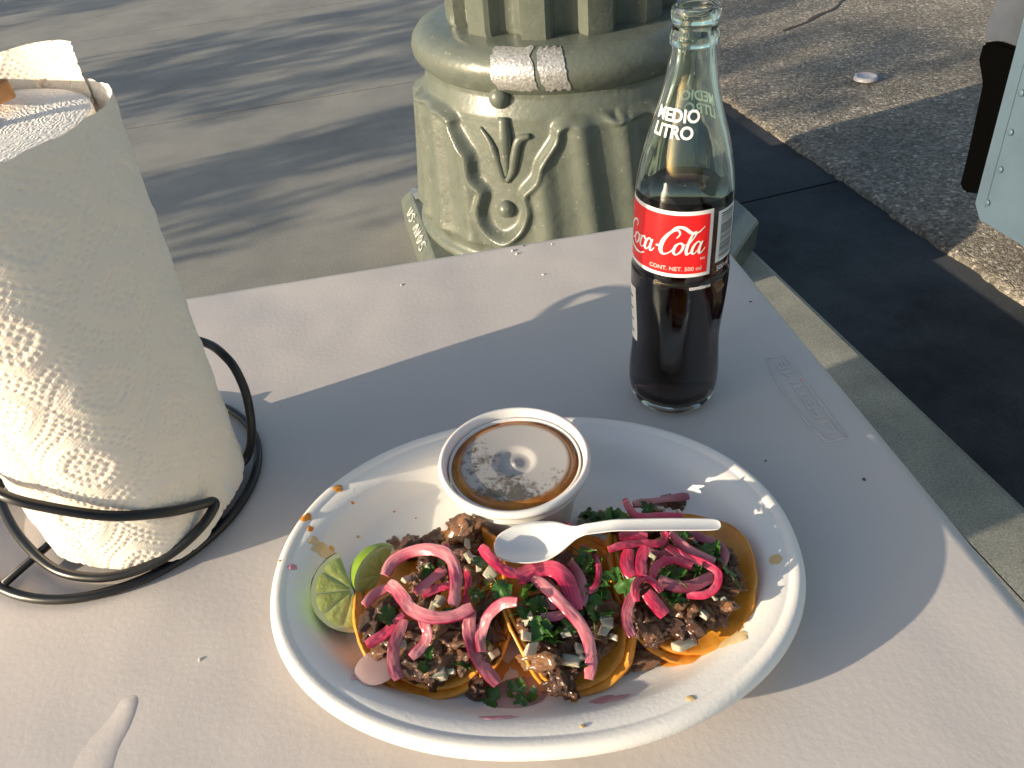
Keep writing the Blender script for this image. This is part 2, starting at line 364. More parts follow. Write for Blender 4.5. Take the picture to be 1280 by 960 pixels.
def on_drum(px, py, off=0.0):
    """photo pixel -> (angle, z) on the drum's surface"""
    d = ray(px, py); o = Vector(CAM); r = 0.39
    for _ in range(5):
        ox, oy = o.x - LC.x, o.y - LC.y
        a = d.x ** 2 + d.y ** 2; b = 2 * (ox * d.x + oy * d.y); c = ox * ox + oy * oy - (r + off) ** 2
        q = b * b - 4 * a * c
        t = (-b - math.sqrt(max(q, 0))) / (2 * a); p = o + d * t; r = drum_r(p.z)
    return math.atan2(p.y - LC.y, p.x - LC.x), p.z
def z7(x, y): return on_drum(480 + x / 2.908, y / 2.908)
def dpt(a, z, off): r = drum_r(z) + off; return Vector((LC.x + r * math.cos(a), LC.y + r * math.sin(a), z))
def lamp_post():
    t = thing('lamp_post', LC, 'olive green ornamental lamp post base beside the kerb, silver tape torn on its ring', 'lamp post')
    # octagonal plinth: long faces lie along the kerb
    def octo(h, e, z):
        P = []
        for sx, sy, first in ((1, -1, 0), (1, 1, 1), (-1, 1, 0), (-1, -1, 1)):
            a = (sx * h, sy * e); b = (sx * e, sy * h)
            P += [b, a] if not first else [a, b]
        return [LC + CN * x + CD * y + Vector((0, 0, z)) for x, y in P]
    V = []; rings = [(0.468, 0.282, 0.0), (0.468, 0.282, 0.074), (0.464, 0.279, 0.082), (0.440, 0.262, 0.108), (0.434, 0.258, 0.112), (0.2, 0.12, 0.112)]
    for r in rings: V += octo(*r)
    F = grid_faces(8, len(rings), True); F.append(tuple(range(40, 48)))
    pl = mesh('plinth', V, [f[::-1] for f in F], M['lamp'], t, False)
    nfix(pl)
    # graffiti scrawl on the sloping edge of the plinth
    fc = [LC + CN * -0.4545 + CD * s + Vector((0, 0, 0.0955)) for s in (-0.26, 0.26)]
    up = (CN * 0.024 + Vector((0, 0, 0.026))).normalized(); nr = (CN * -0.026 + Vector((0, 0, 0.024))).normalized()
    glyph = {'S': [(.9, .8), (.6, 1), (.2, .8), (.3, .55), (.75, .45), (.8, .15), (.4, 0), (0, .2)], 'A': [(0, 0), (.45, 1), (.9, 0)], 'V': [(0, 1), (.4, 0), (.8, 1)], 'O': [(.4, 1), (.05, .5), (.4, 0), (.8, .5), (.4, 1)], 'U': [(0, 1), (.1, .2), (.45, 0), (.75, .3), (.8, 1)], '-': [(.1, .4), (.7, .6)]}
    P0 = fc[0]; x = 0.10
    for ch in 'US-AVOS':
        for dx in ((0, 0.006) if ch != '-' else (0,)):
            g2 = [P0 + CD * (x + dx + gx * 0.028) + up * (-0.013 + gy * 0.028) + nr * 0.0012 for gx, gy in glyph[ch]]
            Vt, Ft = tube(catmull([q + CD * rng.uniform(-.003, .003) + up * rng.uniform(-.003, .003) for q in g2], 4), 0.0011, 5); mesh('marker_stroke', Vt, Ft, M['paintw'], pl)
        x += 0.037
    # silver tape on the plinth's back corner
    tp = [LC + CN * -0.437 + CD * -0.27 + Vector((0, 0, .1135)), LC + CN * -0.43 + CD * -0.18 + Vector((0, 0, .114)), LC + CN * -0.385 + CD * -0.19 + Vector((0, 0, .118)), LC + CN * -0.37 + CD * -0.25 + Vector((0, 0, .1145))]
    V = []
    for j in range(7):
        for i in range(7):
            p = tp[0].lerp(tp[1], i / 6).lerp(tp[3].lerp(tp[2], i / 6), j / 6); V.append(p + Vector((0, 0, 0.004 * noise.noise(p * 30) + .003)))
    mesh('tape_scrap', V, grid_faces(7, 7), M['tape'], pl)
    # drum with a relief of raised drapery round a sunk panel
    poly = [z7(*p) for p in ((130, 320), (190, 345), (262, 415), (272, 455), (308, 520), (332, 560), (345, 640), (382, 690), (372, 760), (392, 820), (440, 850), (490, 822), (513, 760), (503, 695), (545, 640), (562, 580), (612, 500), (622, 450), (690, 395), (770, 368), (835, 412))]
    poly = [(q.x, q.y) for q in catmull([(a, z, 0) for a, z in poly], 4)]
    a_mid = z7(440, 600)[0]
    pp = np.array(poly); pp[:, 0] -= a_mid
    half = PI / 4
    left = pp[0]; # close the panel over the top
    pan = np.vstack([pp, [[half, pp[-1, 1] + .02], [half, 0.9], [-half, 0.9], [-half, left[1] + .01]]])
    RR = 0.385
    nu, zs = 480, np.array([0.112 + (0.545 - 0.112) * i / 110 for i in range(111)])
    ang = np.linspace(0, 2 * PI, nu, endpoint=False)
    A, Z = np.meshgrid(ang, zs)
    loc = (A - a_mid + half) % (2 * half) - half                 # the relief repeats on four sides
    X = loc * RR
    ex = pan.copy(); ex[:, 0] *= RR
    inside = np.zeros(X.shape, bool); dist = np.full(X.shape, 9.0)
    for i in range(len(ex)):
        x1, y1 = ex[i]; x2, y2 = ex[(i + 1) % len(ex)]
        if i < len(pp) - 1:
            dx, dy = x2 - x1, y2 - y1; L2 = dx * dx + dy * dy + 1e-12
            tt = np.clip(((X - x1) * dx + (Z - y1) * dy) / L2, 0, 1)
            dist = np.minimum(dist, np.hypot(X - x1 - tt * dx, Z - y1 - tt * dy))
        c1 = (y1 > Z) != (y2 > Z)
        inside ^= c1 & (X < (x2 - x1) * (Z - y1) / (y2 - y1 + 1e-12) + x1)
    sdist = np.where(inside, -dist, dist)
    raise_ = 1 / (1 + np.exp(-sdist / 0.0028))
    lip = np.exp(-((sdist - 0.012) / 0.009) ** 2)
    fold = np.where(np.abs(loc) < 2, 0.5 + 0.5 * np.sin(X * 62 + 1.6 + 6 * (Z - .3)), 0) ** 1.5
    low = np.clip((Z - 0.15) / 0.03, 0, 1) * np.clip((0.50 - Z) / 0.02, 0, 1)
    H = (0.016 * raise_ + 0.014 * lip + 0.014 * fold * raise_ * np.clip(sdist / 0.03, 0, 1)) * low
    r0 = np.array([drum_r(z) for z in zs])[:, None] + H
    V = np.stack([LC.x + r0 * np.cos(A), LC.y + r0 * np.sin(A), Z], -1).reshape(-1, 3)
    mesh('drum', V, grid_faces(nu, len(zs), True), M['lamp'], t)
    for (x, y, r) in ((422, 352, .026), (447, 757, .022)):
        a, z = z7(x, y); c = dpt(a, z, 0.002); bm = bmesh.new(); bmesh.ops.create_uvsphere(bm, u_segments=20, v_segments=12, radius=r)
        for v in bm.verts: v.co = v.co * 1.0 + c
        from_bm('bead', bm, M['lamp'], t)
    for pts, rad, nm in ((((435, 425), (440, 500), (446, 580), (450, 640)), (.014, .0185, .014, .006), 'bud'),
                         (((352, 462), (385, 510), (410, 575), (432, 640), (450, 655)), (.004, .008, .012, .010, .006), 'leaf'),
                         (((532, 492), (492, 508), (476, 570), (468, 620), (448, 660)), (.006, .011, .012, .010, .006), 'leaf')):
        P = []; 
        for p in pts: a, z = z7(*p); P.append(dpt(a, z, 0.003))
        C = catmull(P, 5); rr = list(np.interp(np.linspace(0, 1, len(C)), np.linspace(0, 1, len(rad)), rad))
        Vt, Ft = tube(C, [float(x) for x in rr], 12); mesh(nm, Vt, Ft, M['lamp'], t)
    # ring
    rp = [(0.352, 0.536), (0.366, 0.548), (0.378, 0.560), (0.386, 0.575), (0.388, 0.592), (0.383, 0.610), (0.370, 0.626), (0.350, 0.636), (0.325, 0.640), (0.20, 0.640)]
    Vt, Ft = lathe((LC.x, LC.y), rp, 128); rg = mesh('ring', Vt, Ft, M['lamp'], t)
    # torn tape lying over the ring
    for x0, x1, seed in ((612, 666, 1), (673, 707, 5)):
        V = []; nu = 15; nv = 18
        a0 = on_ring(x0, 78); a1 = on_ring(x1, 80)
        for j in range(nv):
            s = j / (nv - 1); q = s * (len(rp) - 4) + 1.6; i = int(q); f = q - i
            r = rp[i][0] * (1 - f) + rp[i + 1][0] * f; z = rp[i][1] * (1 - f) + rp[i + 1][1] * f
            for u in range(nu):
                e = u / (nu - 1); wob = 0.020 * noise.noise(Vector((s * 4.5, seed + (0 if e < .5 else 7), 0))) + 0.008 * noise.noise(Vector((s * 14, seed + (0 if e < .5 else 7), 3)))
                a = a0 + (a1 - a0) * e + wob * (1 if abs(e - .5) > .3 else .5) + (s - .5) * -0.05
                rr = r + 0.0022; zz = z + 0.0012 + (0.008 * noise.noise(Vector((e * 6, seed, 5))) if j in (0, nv - 1) else 0)
                V.append((LC.x + rr * math.cos(a), LC.y + rr * math.sin(a), zz))
        mesh('torn_tape', V, grid_faces(nu, nv), M['tape'], rg)
    # fluted shaft
    nf = 12; V = []; n = nf * 16
    def shaft(z, extra=0.0):
        P = []
        for k in range(n):
            a = 2 * PI * k / n + 0.10; ph = (k % 16) / 16
            if ph < 0.42: r = 0.292
            elif ph < 0.5: r = 0.292 - 0.035 * (ph - .42) / .08
            elif ph < 0.92: r = 0.257 - 0.012 * math.sin(PI * (ph - .5) / .42)
            else: r = 0.257 + 0.035 * (ph - .92) / .08
            P.append((LC.x + (r + extra) * math.cos(a), LC.y + (r + extra) * math.sin(a), z))
        return P
    for z, e in ((0.62, -.012), (0.650, 0), (1.2, -.01), (2.2, -.05), (3.6, -0.12)): V += shaft(z, e)
    sharp(mesh('fluted_shaft', V, grid_faces(n, 5, True) + [tuple(range(4 * n, 5 * n))], M['lamp'], t), 25)
    return t
def on_ring(px, py):
    d = ray(px, py); o = Vector(CAM); r = 0.386; ox, oy = o.x - LC.x, o.y - LC.y
    a = d.x ** 2 + d.y ** 2; b = 2 * (ox * d.x + oy * d.y); c = ox * ox + oy * oy - r * r
    t = (-b - math.sqrt(max(b * b - 4 * a * c, 0))) / (2 * a); p = o + d * t
    return math.atan2(p.y - LC.y, p.x - LC.x)
def nfix(o):
    bm = bmesh.new(); bm.from_mesh(o.data); bmesh.ops.recalc_face_normals(bm, faces=bm.faces); bm.to_mesh(o.data); bm.free()
lamp_post()

# ------------------------------------------------------------ parked truck: only its rear corner is in view
M['truck'] = mat('blue_grey_paint', (0.088, 0.138, 0.190), 0.5, col2=(0.075, 0.120, 0.164), detail=9, vscale=9, bump=0.06, bscale=40, bdist=0.002)
M['chrome'] = mat('dull_chrome', (0.55, 0.6, 0.7), 0.16, var=0.12, vscale=30, Metallic=0.9)
M['rubber'] = mat('black_rubber', (0.002, 0.002, 0.002), 0.9, Specular_IOR_Level=0.0)
def truck():
    Q = Vector((1.256, 1.778, 0)); an = Q.dot(CN); aa = Q.dot(CD)
    t = thing('parked_truck', cw(an + 0.9, aa + 2.2, -0.12), 'blue grey riveted truck parked on the road by the kerb', 'truck')
    def bx(nm, n0, n1, a0, a1, z0, z1, m, bev=0.01, parent=t, seg=2):
        bm = box_bm(n1 - n0, a1 - a0, z1 - z0, bev, seg)
        for v in bm.verts: v.co = cw((n0 + n1) / 2 + v.co.x, (a0 + a1) / 2 + v.co.y, (z0 + z1) / 2 + v.co.z)
        bmesh.ops.reverse_faces(bm, faces=bm.faces); return from_bm(nm, bm, m, parent, False)
    # body with a cut-away lower corner
    prof = [(0.0, 0.135), (0.028, 0.103), (0.9, 0.10), (4.2, 0.10), (4.2, 2.3), (0.0, 2.3)]
    V = [cw(an, aa + a, z) for a, z in prof] + [cw(an + 1.8, aa + a, z) for a, z in prof]; k = len(prof)
    F = [tuple(range(k)), tuple(range(k, 2 * k))[::-1]] + [(i, k + i, k + (i + 1) % k, (i + 1) % k) for i in range(k)]
    V = [v - CD * 0.07 * (v.z - .1) for v in V]
    b = mesh('body', V, F, M['truck'], t, False); nfix(b)
    es = bx('edge_strip', an - 0.003, an + 0.001, aa + 0.003, aa + 0.036, 0.14, 2.28, M['truck'], 0.001, t, 1)
    for v in es.data.vertices: v.co -= CD * 0.07 * (v.co.z + t.location.z - .1)
    for i in range(22):
        z = 0.155 + i * 0.092; c = cw(an - 0.003, aa + 0.052 - (0.012 if i == 0 else 0) - .07 * (z - .1), z)
        bm = bmesh.new(); bmesh.ops.create_uvsphere(bm, u_segments=10, v_segments=6, radius=0.0085)
        for v in bm.verts: v.co = c + CN * (v.co.x * .45) + CD * v.co.y + Vector((0, 0, v.co.z))
        from_bm('rivet', bm, M['truck'], b)
    # rear bumper: rubber upright with a chrome cap
    def extr(nm, prof, n0, n1, m):
        V = [cw(n0, aa - a, z) for a, z in prof] + [cw(n1, aa - a, z) for a, z in prof]; k = len(prof)
        F = [tuple(range(k)), tuple(range(k, 2 * k))[::-1]] + [(i, k + i, k + (i + 1) % k, (i + 1) % k) for i in range(k)]
        o = mesh(nm, V, F, m, t, False); nfix(o)
        bm = bmesh.new(); bm.from_mesh(o.data); bmesh.ops.bevel(bm, geom=bm.edges[:], offset=0.006, segments=2, affect='EDGES'); bm.to_mesh(o.data); bm.free(); return o
    extr('bumper_upright', [(-0.01, 0.155), (0.085, 0.125), (0.105, 0.14), (0.11, 0.22), (0.13, 0.40), (0.165, 0.45), (0.165, 0.49), (0.12, 0.505), (-0.01, 0.505)], an + 0.03, an + 0.11, M['rubber'])
    extr('bumper_cap', [(-0.01, 0.50), (0.17, 0.495), (0.185, 0.515), (0.16, 0.66), (0.11, 0.70), (-0.01, 0.70)], an + 0.04, an + 1.7, M['chrome'])
    for a in (0.75, 3.3):
        for n in (0.12, 1.45):
            V = []; 
            for r, o_ in ((0.0, .02), (0.2, .02), (0.21, 0.0), (0.31, 0.0), (0.335, .03), (0.335, .19), (0.31, .22), (0.0, .22)):
                for q in range(32):
                    th = 2 * PI * q / 32; V.append(cw(an + n + o_, aa + a + r * math.cos(th), 0.218 + r * math.sin(th)))
            mesh('wheel', V, grid_faces(32, 8, True), M['rubber'], t)
    return t
truck()
# ------------------------------------------------------------ a clear plastic lid dropped on the road
M['clear'] = mat('scuffed_clear_plastic', (0.75, 0.74, 0.80), 0.3, Transmission_Weight=0.35, IOR=1.4)
c = at(1082, 98, -0.10)
Vt, Ft = lathe((c.x, c.y), [(0.0005, -0.094), (0.040, -0.095), (0.042, -0.090), (0.046, -0.090), (0.049, -0.102), (0.052, -0.104), (0.052, -0.100), (0.047, -0.087), (0.041, -0.087), (0.039, -0.092), (0.0005, -0.091)], 48)
tag(mesh('plastic_disc', Vt, Ft, M['clear'], loc=(c.x, c.y, -0.1)), 'small clear plastic lid lying on the asphalt', 'lid')
# ------------------------------------------------------------ paper towel roll
RC = Vector((-0.268, 0.398, TZ)); RB = 0.011; RH = 0.2665          # centre, underside above the table, roll height
def emboss(S, Z):
    """dents of an embossed towel: dotted rings in a staggered lattice"""
    P, Q = 0.052, 0.046
    H = np.zeros(S.shape)
    row = np.round(Z / Q)
    cx = (S + (row % 2) * P / 2); cx = cx - np.round(cx / P) * P
    cz = Z - row * Q
    r = np.abs(cx) * 0.92 + np.abs(cz) * 0.92                         # diamond rings
    rr = np.hypot(cx, cz); r = 0.45 * r + 0.6 * rr
    th = np.arctan2(cz, cx)
    k = np.maximum(np.round(r / 0.0052), 1); rk = k * 0.0052
    nd = np.maximum(np.round(2 * PI * rk / 0.0047), 4)
    dth = (th / (2 * PI) * nd); dth = (dth - np.round(dth)) / nd * 2 * PI * rk
    d = np.hypot(dth, r - rk)
    on = (np.mod(k, 5) != 4)
    H -= np.where(on, 0.00085 * np.exp(-(d / 0.0014) ** 2), 0)
    H += 0.00022 * np.sin(S * 2 * PI / 0.0023) * np.sin(Z * 2 * PI / 0.0023)
    H += 0.0009 * np.exp(-((r - 0.0156) / 0.004) ** 2)
    return H
def towel():
    t = thing('paper_towel_roll', RC + Vector((0, 0, RB)), 'thick white embossed paper towel roll standing in a wire holder', 'paper towel')
    z0 = TZ + RB
    # inner roll with a crinkled end
    Vt, Ft = lathe((RC.x, RC.y), [(0.0672, z0 + .002), (0.0675, z0 + .15), (0.0675, z0 + RH - .0075), (0.0672, z0 + RH - .006), (0.0662, z0 + RH - .0058), (0.05, z0 + RH - .005), (0.03, z0 + RH - .006), (0.0215, z0 + RH - .006)], 160,
                   mod=lambda r, z, a: r if z < z0 + RH - .007 else r + 0.0006 * noise.noise(Vector((math.cos(a) * 9, math.sin(a) * 9, r * 300))))
    mesh('wound_paper', Vt, Ft, M['paper_end'], t)
    Vt, Ft = lathe((RC.x, RC.y), [(0.0215, z0), (0.0215, z0 + RH - .005), (0.020, z0 + RH - .005), (0.020, z0)], 48)
    mesh('core', Vt, Ft, M['card'], t)
    # loose outer sheet, flaring off the roll at its right side
    nu, nv = 620, 400
    a = np.linspace(R(75), R(75 + 352), nu) ; z = np.linspace(0, 1, nv)
    A, Z = np.meshgrid(a, z)
    da = np.abs((A - R(348) + PI) % (2 * PI) - PI)
    fl = np.exp(-(da / R(72)) ** 2)
    rad = 0.0690 + 0.0135 * fl * Z ** 1.3 + 0.0015 * np.sin(A * 3 + 1) * Z
    rad += 0.0012 * np.sin(A * 5 + Z * 3) * fl
    dc = np.abs((A - R(302) + PI) % (2 * PI) - PI)                 # soft crease down the front of the loose sheet
    rad += 0.0105 * np.clip(1.0 - np.sqrt(dc ** 2 + 0.06 ** 2) / R(42), 0, 1) - 0.001
    H = emboss((A - R(75)) * 0.07, Z * RH)
    fade = np.clip((1 - Z) / 0.03, 0.25, 1)
    rad = rad + H * fade
    top = RH - 0.0005 + 0.0022 * np.sin(A * 2.2 + .5) * fl + 0.0005 * np.sin(A * 17) + 0.0002 * np.sin(A * 43 + 1)
    ZZ = z0 + Z * top + 0.0012 * (1 - Z) * np.sin(A * 9)
    # sag of the lower edge at the right
    V = np.stack([RC.x + rad * np.cos(A), RC.y + rad * np.sin(A), ZZ], -1).reshape(-1, 3)
    mesh('outer_sheet', V, grid_faces(nu, nv), M['paper'], t)
    # free corner that stands up behind the roll
    nu, nv = 150, 60
    a = np.linspace(R(44), R(150), nu); z = np.linspace(0, 1, nv); A, Z = np.meshgrid(a, z)
    e = (A - R(44)) / R(106)
    hgt = 0.034 * (1 - 0.35 * e) + 0.0012 * np.sin(e * 9)
    rad = 0.0725 + 0.004 * Z ** 2 - 0.003 * e + emboss(A * 0.07, Z * 0.05)
    V = np.stack([RC.x + rad * np.cos(A + 0.10 * Z * (1 - e)), RC.y + rad * np.sin(A + 0.10 * Z * (1 - e)), z0 + RH - 0.016 + Z * hgt], -1).reshape(-1, 3)
    mesh('free_corner', V, grid_faces(nu, nv), M['paper'], t)
    return t
towel()
def holder():
    c = Vector((-0.293, 0.412, TZ))
    t = thing('paper_towel_holder', c, 'black bent wire holder gripping the paper towel roll', 'holder')
    wr = 0.0032; T = TZ
    ringp = [Vector((c.x + 0.0985 * math.cos(a), c.y + 0.0985 * math.sin(a), T + wr + .0005)) for a in np.linspace(0, 2 * PI, 72, endpoint=False)]
    mesh('base_ring', *tube(ringp, wr, 12, True), M['wire'], t)
    def arc(nm, pts, r=wr, closed=False):
        mesh(nm, *tube(catmull([at(x, y, T + z) for x, y, z in pts], 8, closed), r, 12, closed), M['wire'], t)
    # front loop: upper rail in front of the paper, lower rail lying on the base ring
    arc('front_rail', [(-70, 575, .094), (0, 617, .091), (60, 634, .082), (140, 645, .067), (210, 640, .053), (250, 631, .0415), (266, 627, .036), (267, 635, .0335), (250, 660, .027), (215, 691, .018), (170, 713, .0120), (120, 722, .0105), (70, 712, .0105), (30, 678, .0105), (6, 640, .0105), (-6, 600, .0108)])
    far = [Vector((RC.x + .083 * math.cos(R(q)), RC.y + .083 * math.sin(R(q)), T + z)) for q, z in ((200, .092), (165, .092), (130, .092), (98, .091))]
    near = [at(x, y, T + z) for x, y, z in ((245, 425, .087), (283, 447, .084), (304, 482, .066), (313, 520, .044), (314, 552, .024), (308, 572, .0118), (297, 584, .0108))]
    mesh('side_rail', *tube(catmull(far + near, 8), wr, 12), M['wire'], t)
    for a in (R(60), R(150)):
        d = Vector((math.cos(a), math.sin(a), 0))
        mesh('cross_wire', *tube([c + d * -0.097 + Vector((0, 0, wr + .0045)), c + Vector((0, 0, wr + .0045)), c + d * 0.097 + Vector((0, 0, wr + .0045))], wr * .9, 10), M['wire'], t)
    p0 = Vector((RC.x, RC.y, T + .005))
    mesh('upright', *tube([p0, p0 + Vector((0, 0, .15)), p0 + Vector((0, 0, .285))], .0045, 12), M['wire'], t)
    loop = [p0 + Vector((0.030 * math.sin(q) * math.cos(.5), 0.030 * math.sin(q) * math.sin(.5), .315 - 0.030 * math.cos(q))) for q in np.linspace(0, 2 * PI, 40, endpoint=False)]
    mesh('top_loop', *tube(loop, .0034, 10, True), M['wire'], t)
holder()
# wooden stick resting on the end of the roll
e = at(6, 115, TZ + RB + RH + 0.004); d = Vector((-0.93, 0.36, 0)).normalized()
bm = box_bm(0.075, 0.0135, 0.0105, 0.003, 3)
sx = e - d * -0.0375
for v in bm.verts:
    v.co = e + d * (0.0375 + v.co.x) + Vector((-d.y, d.x, 0)) * v.co.y + Vector((0, 0, v.co.z))
tag(from_bm('wooden_stick', bm, M['wood'], loc=tuple(e)), 'short wooden stick lying across the end of the paper roll', 'stick')

# ------------------------------------------------------------ oval plate
PC = Vector((0.0015, 0.2950, TZ)); PA, PB, PR = 0.1570, 0.1215, R(-3.0)
def plate_pt(t, d, z):
    ex = 2 / 2.12
    cx, sx = math.cos(t), math.sin(t)
    x = (PA - d) * math.copysign(abs(cx) ** ex, cx); y = (PB - d) * math.copysign(abs(sx) ** ex, sx)
    return Vector((PC.x + x * math.cos(PR) - y * math.sin(PR), PC.y + x * math.sin(PR) + y * math.cos(PR), TZ + z))
PLATE_PROF = [(0.0400, 0.0006), (0.0365, 0.0010), (0.022, 0.0170), (0.017, 0.0205), (0.004, 0.0235), (0.0008, 0.0212), (-0.0004, 0.0208), (-0.0008, 0.0214), (0.0002, 0.0242), (0.0018, 0.0264), (0.0042, 0.0270), (0.0080, 0.0261), (0.0088, 0.0254), (0.0096, 0.0256), (0.0165, 0.0232), (0.0195, 0.0222), (0.0225, 0.0200), (0.027, 0.0145), (0.0325, 0.0092), (0.037, 0.0068), (0.045, 0.0058), (0.062, 0.0054), (0.085, 0.0052), (0.118, 0.0052)]
def plate_z(p):
    """height of the plate's upper face at a world point"""
    dx, dy = p.x - PC.x, p.y - PC.y; x = dx * math.cos(-PR) - dy * math.sin(-PR); y = dx * math.sin(-PR) + dy * math.cos(-PR)
    lo, hi = -0.01, 0.118
    for _ in range(24):
        m_ = (lo + hi) / 2
        if (abs(x) / (PA - m_)) ** 2.12 + (abs(y) / (PB - m_)) ** 2.12 > 1: hi = m_
        else: lo = m_
    up = PLATE_PROF[9:]
    for (d0, z0), (d1, z1) in zip(up, up[1:]):
        if d0 <= lo <= d1: return TZ + z0 + (z1 - z0) * (lo - d0) / (d1 - d0)
    return TZ + (0.0052 if lo > 0.1 else 0.026)
def plate():
    t = thing('oval_plate', PC, 'large white oval fibre plate with tacos, sauce drips on its rim', 'plate')
    n = 160; V = []
    for d, z in PLATE_PROF:
        for k in range(n): V.append(plate_pt(2 * PI * k / n, d, z))
    F = grid_faces(n, len(PLATE_PROF), True); F.append(tuple(range((len(PLATE_PROF) - 1) * n, len(PLATE_PROF) * n))); F.append(tuple(range(n))[::-1])
    mesh('dish', V, F, M['plate'], t)
    M['sauce_or'] = mat('orange_sauce', (0.72, 0.24, 0.02), 0.22, col2=(0.78, 0.36, 0.06), vscale=120, Transmission_Weight=0.0)
    M['juice_y'] = mat('yellow_grease', (0.78, 0.50, 0.18), 0.25, col2=(0.80, 0.62, 0.36), vscale=90)
    M['juice_p'] = mat('pink_juice', (0.70, 0.30, 0.38), 0.2, col2=(0.78, 0.50, 0.52), vscale=120)
    M['broth'] = mat('orange_broth', (0.62, 0.26, 0.035), 0.14, col2=(0.74, 0.46, 0.16), vscale=45, fac=(.3, .7))
    def blot(px, py, rx, ry, m, seed, h=0.0004, nm='sauce_spot'):
        c0 = at(px, py, TZ + .02)
        for _ in range(4): c0 = at(px, py, plate_z(c0))
        V = []; nr, na = 6, 22
        for j in range(nr):
            for k in range(na):
                a = 2 * PI * k / na; s = (j + 0.02) / (nr - 1)
                q = 1 + 0.35 * noise.noise(Vector((math.cos(a) * 1.3, math.sin(a) * 1.3, seed * 3.7))) + 0.2 * noise.noise(Vector((math.cos(a) * 3, math.sin(a) * 3, seed * 5.1)))
                p = Vector((c0.x + rx * q * s * math.cos(a), c0.y + ry * q * s * math.sin(a), 0))
                V.append((p.x, p.y, plate_z(p) + 0.00025 + h * (1 - s ** 3)))
        mesh(nm, V, grid_faces(na, nr, True), m, t)
    for i, (x, y, rx, ry, k) in enumerate(((423, 611, .0034, .0026, 'o'), (382, 647, .0034, .0034, 'o'), (388, 661, .0018, .0026, 'o'), (441, 629, .0011, .001, 'o'), (405, 688, .006, .004, 'y'), (392, 676, .003, .003, 'y'), (414, 684, .0014, .0016, 'o'), (365, 709, .0028, .0024, 'p'), (349, 702, .001, .001, 'y'), (970, 700, .0036, .0034, 'y'), (448, 671, .0012, .001, 'y'), (493, 640, .0008, .0006, 'o'),
                                            (908, 802, .010, .004, 'y'), (921, 797, .005, .006, 'y'), (843, 828, .008, .0024, 'o'), (762, 874, .010, .0036, 'p'), (622, 897, .010, .0018, 'p'), (445, 847, .003, .0024, 'p'), (728, 908, .0018, .0012, 'y'), (520, 648, .0006, .0006, 'o'), (863, 873, .0022, .0018, 'y'), (718, 876, .002, .0012, 'o'))):
        blot(x, y, rx, ry, {'o': M['sauce_or'], 'y': M['juice_y'], 'p': M['juice_p']}[k], i)
    for i, (x, y, rx, ry) in enumerate(((690, 830, .022, .010), (600, 835, .016, .010), (765, 815, .013, .012), (880, 800, .018, .008), (520, 850, .020, .008))):
        blot(x, y, rx, ry, M['broth'], i + 40, .0005, 'broth_puddle')
    return t
plate()

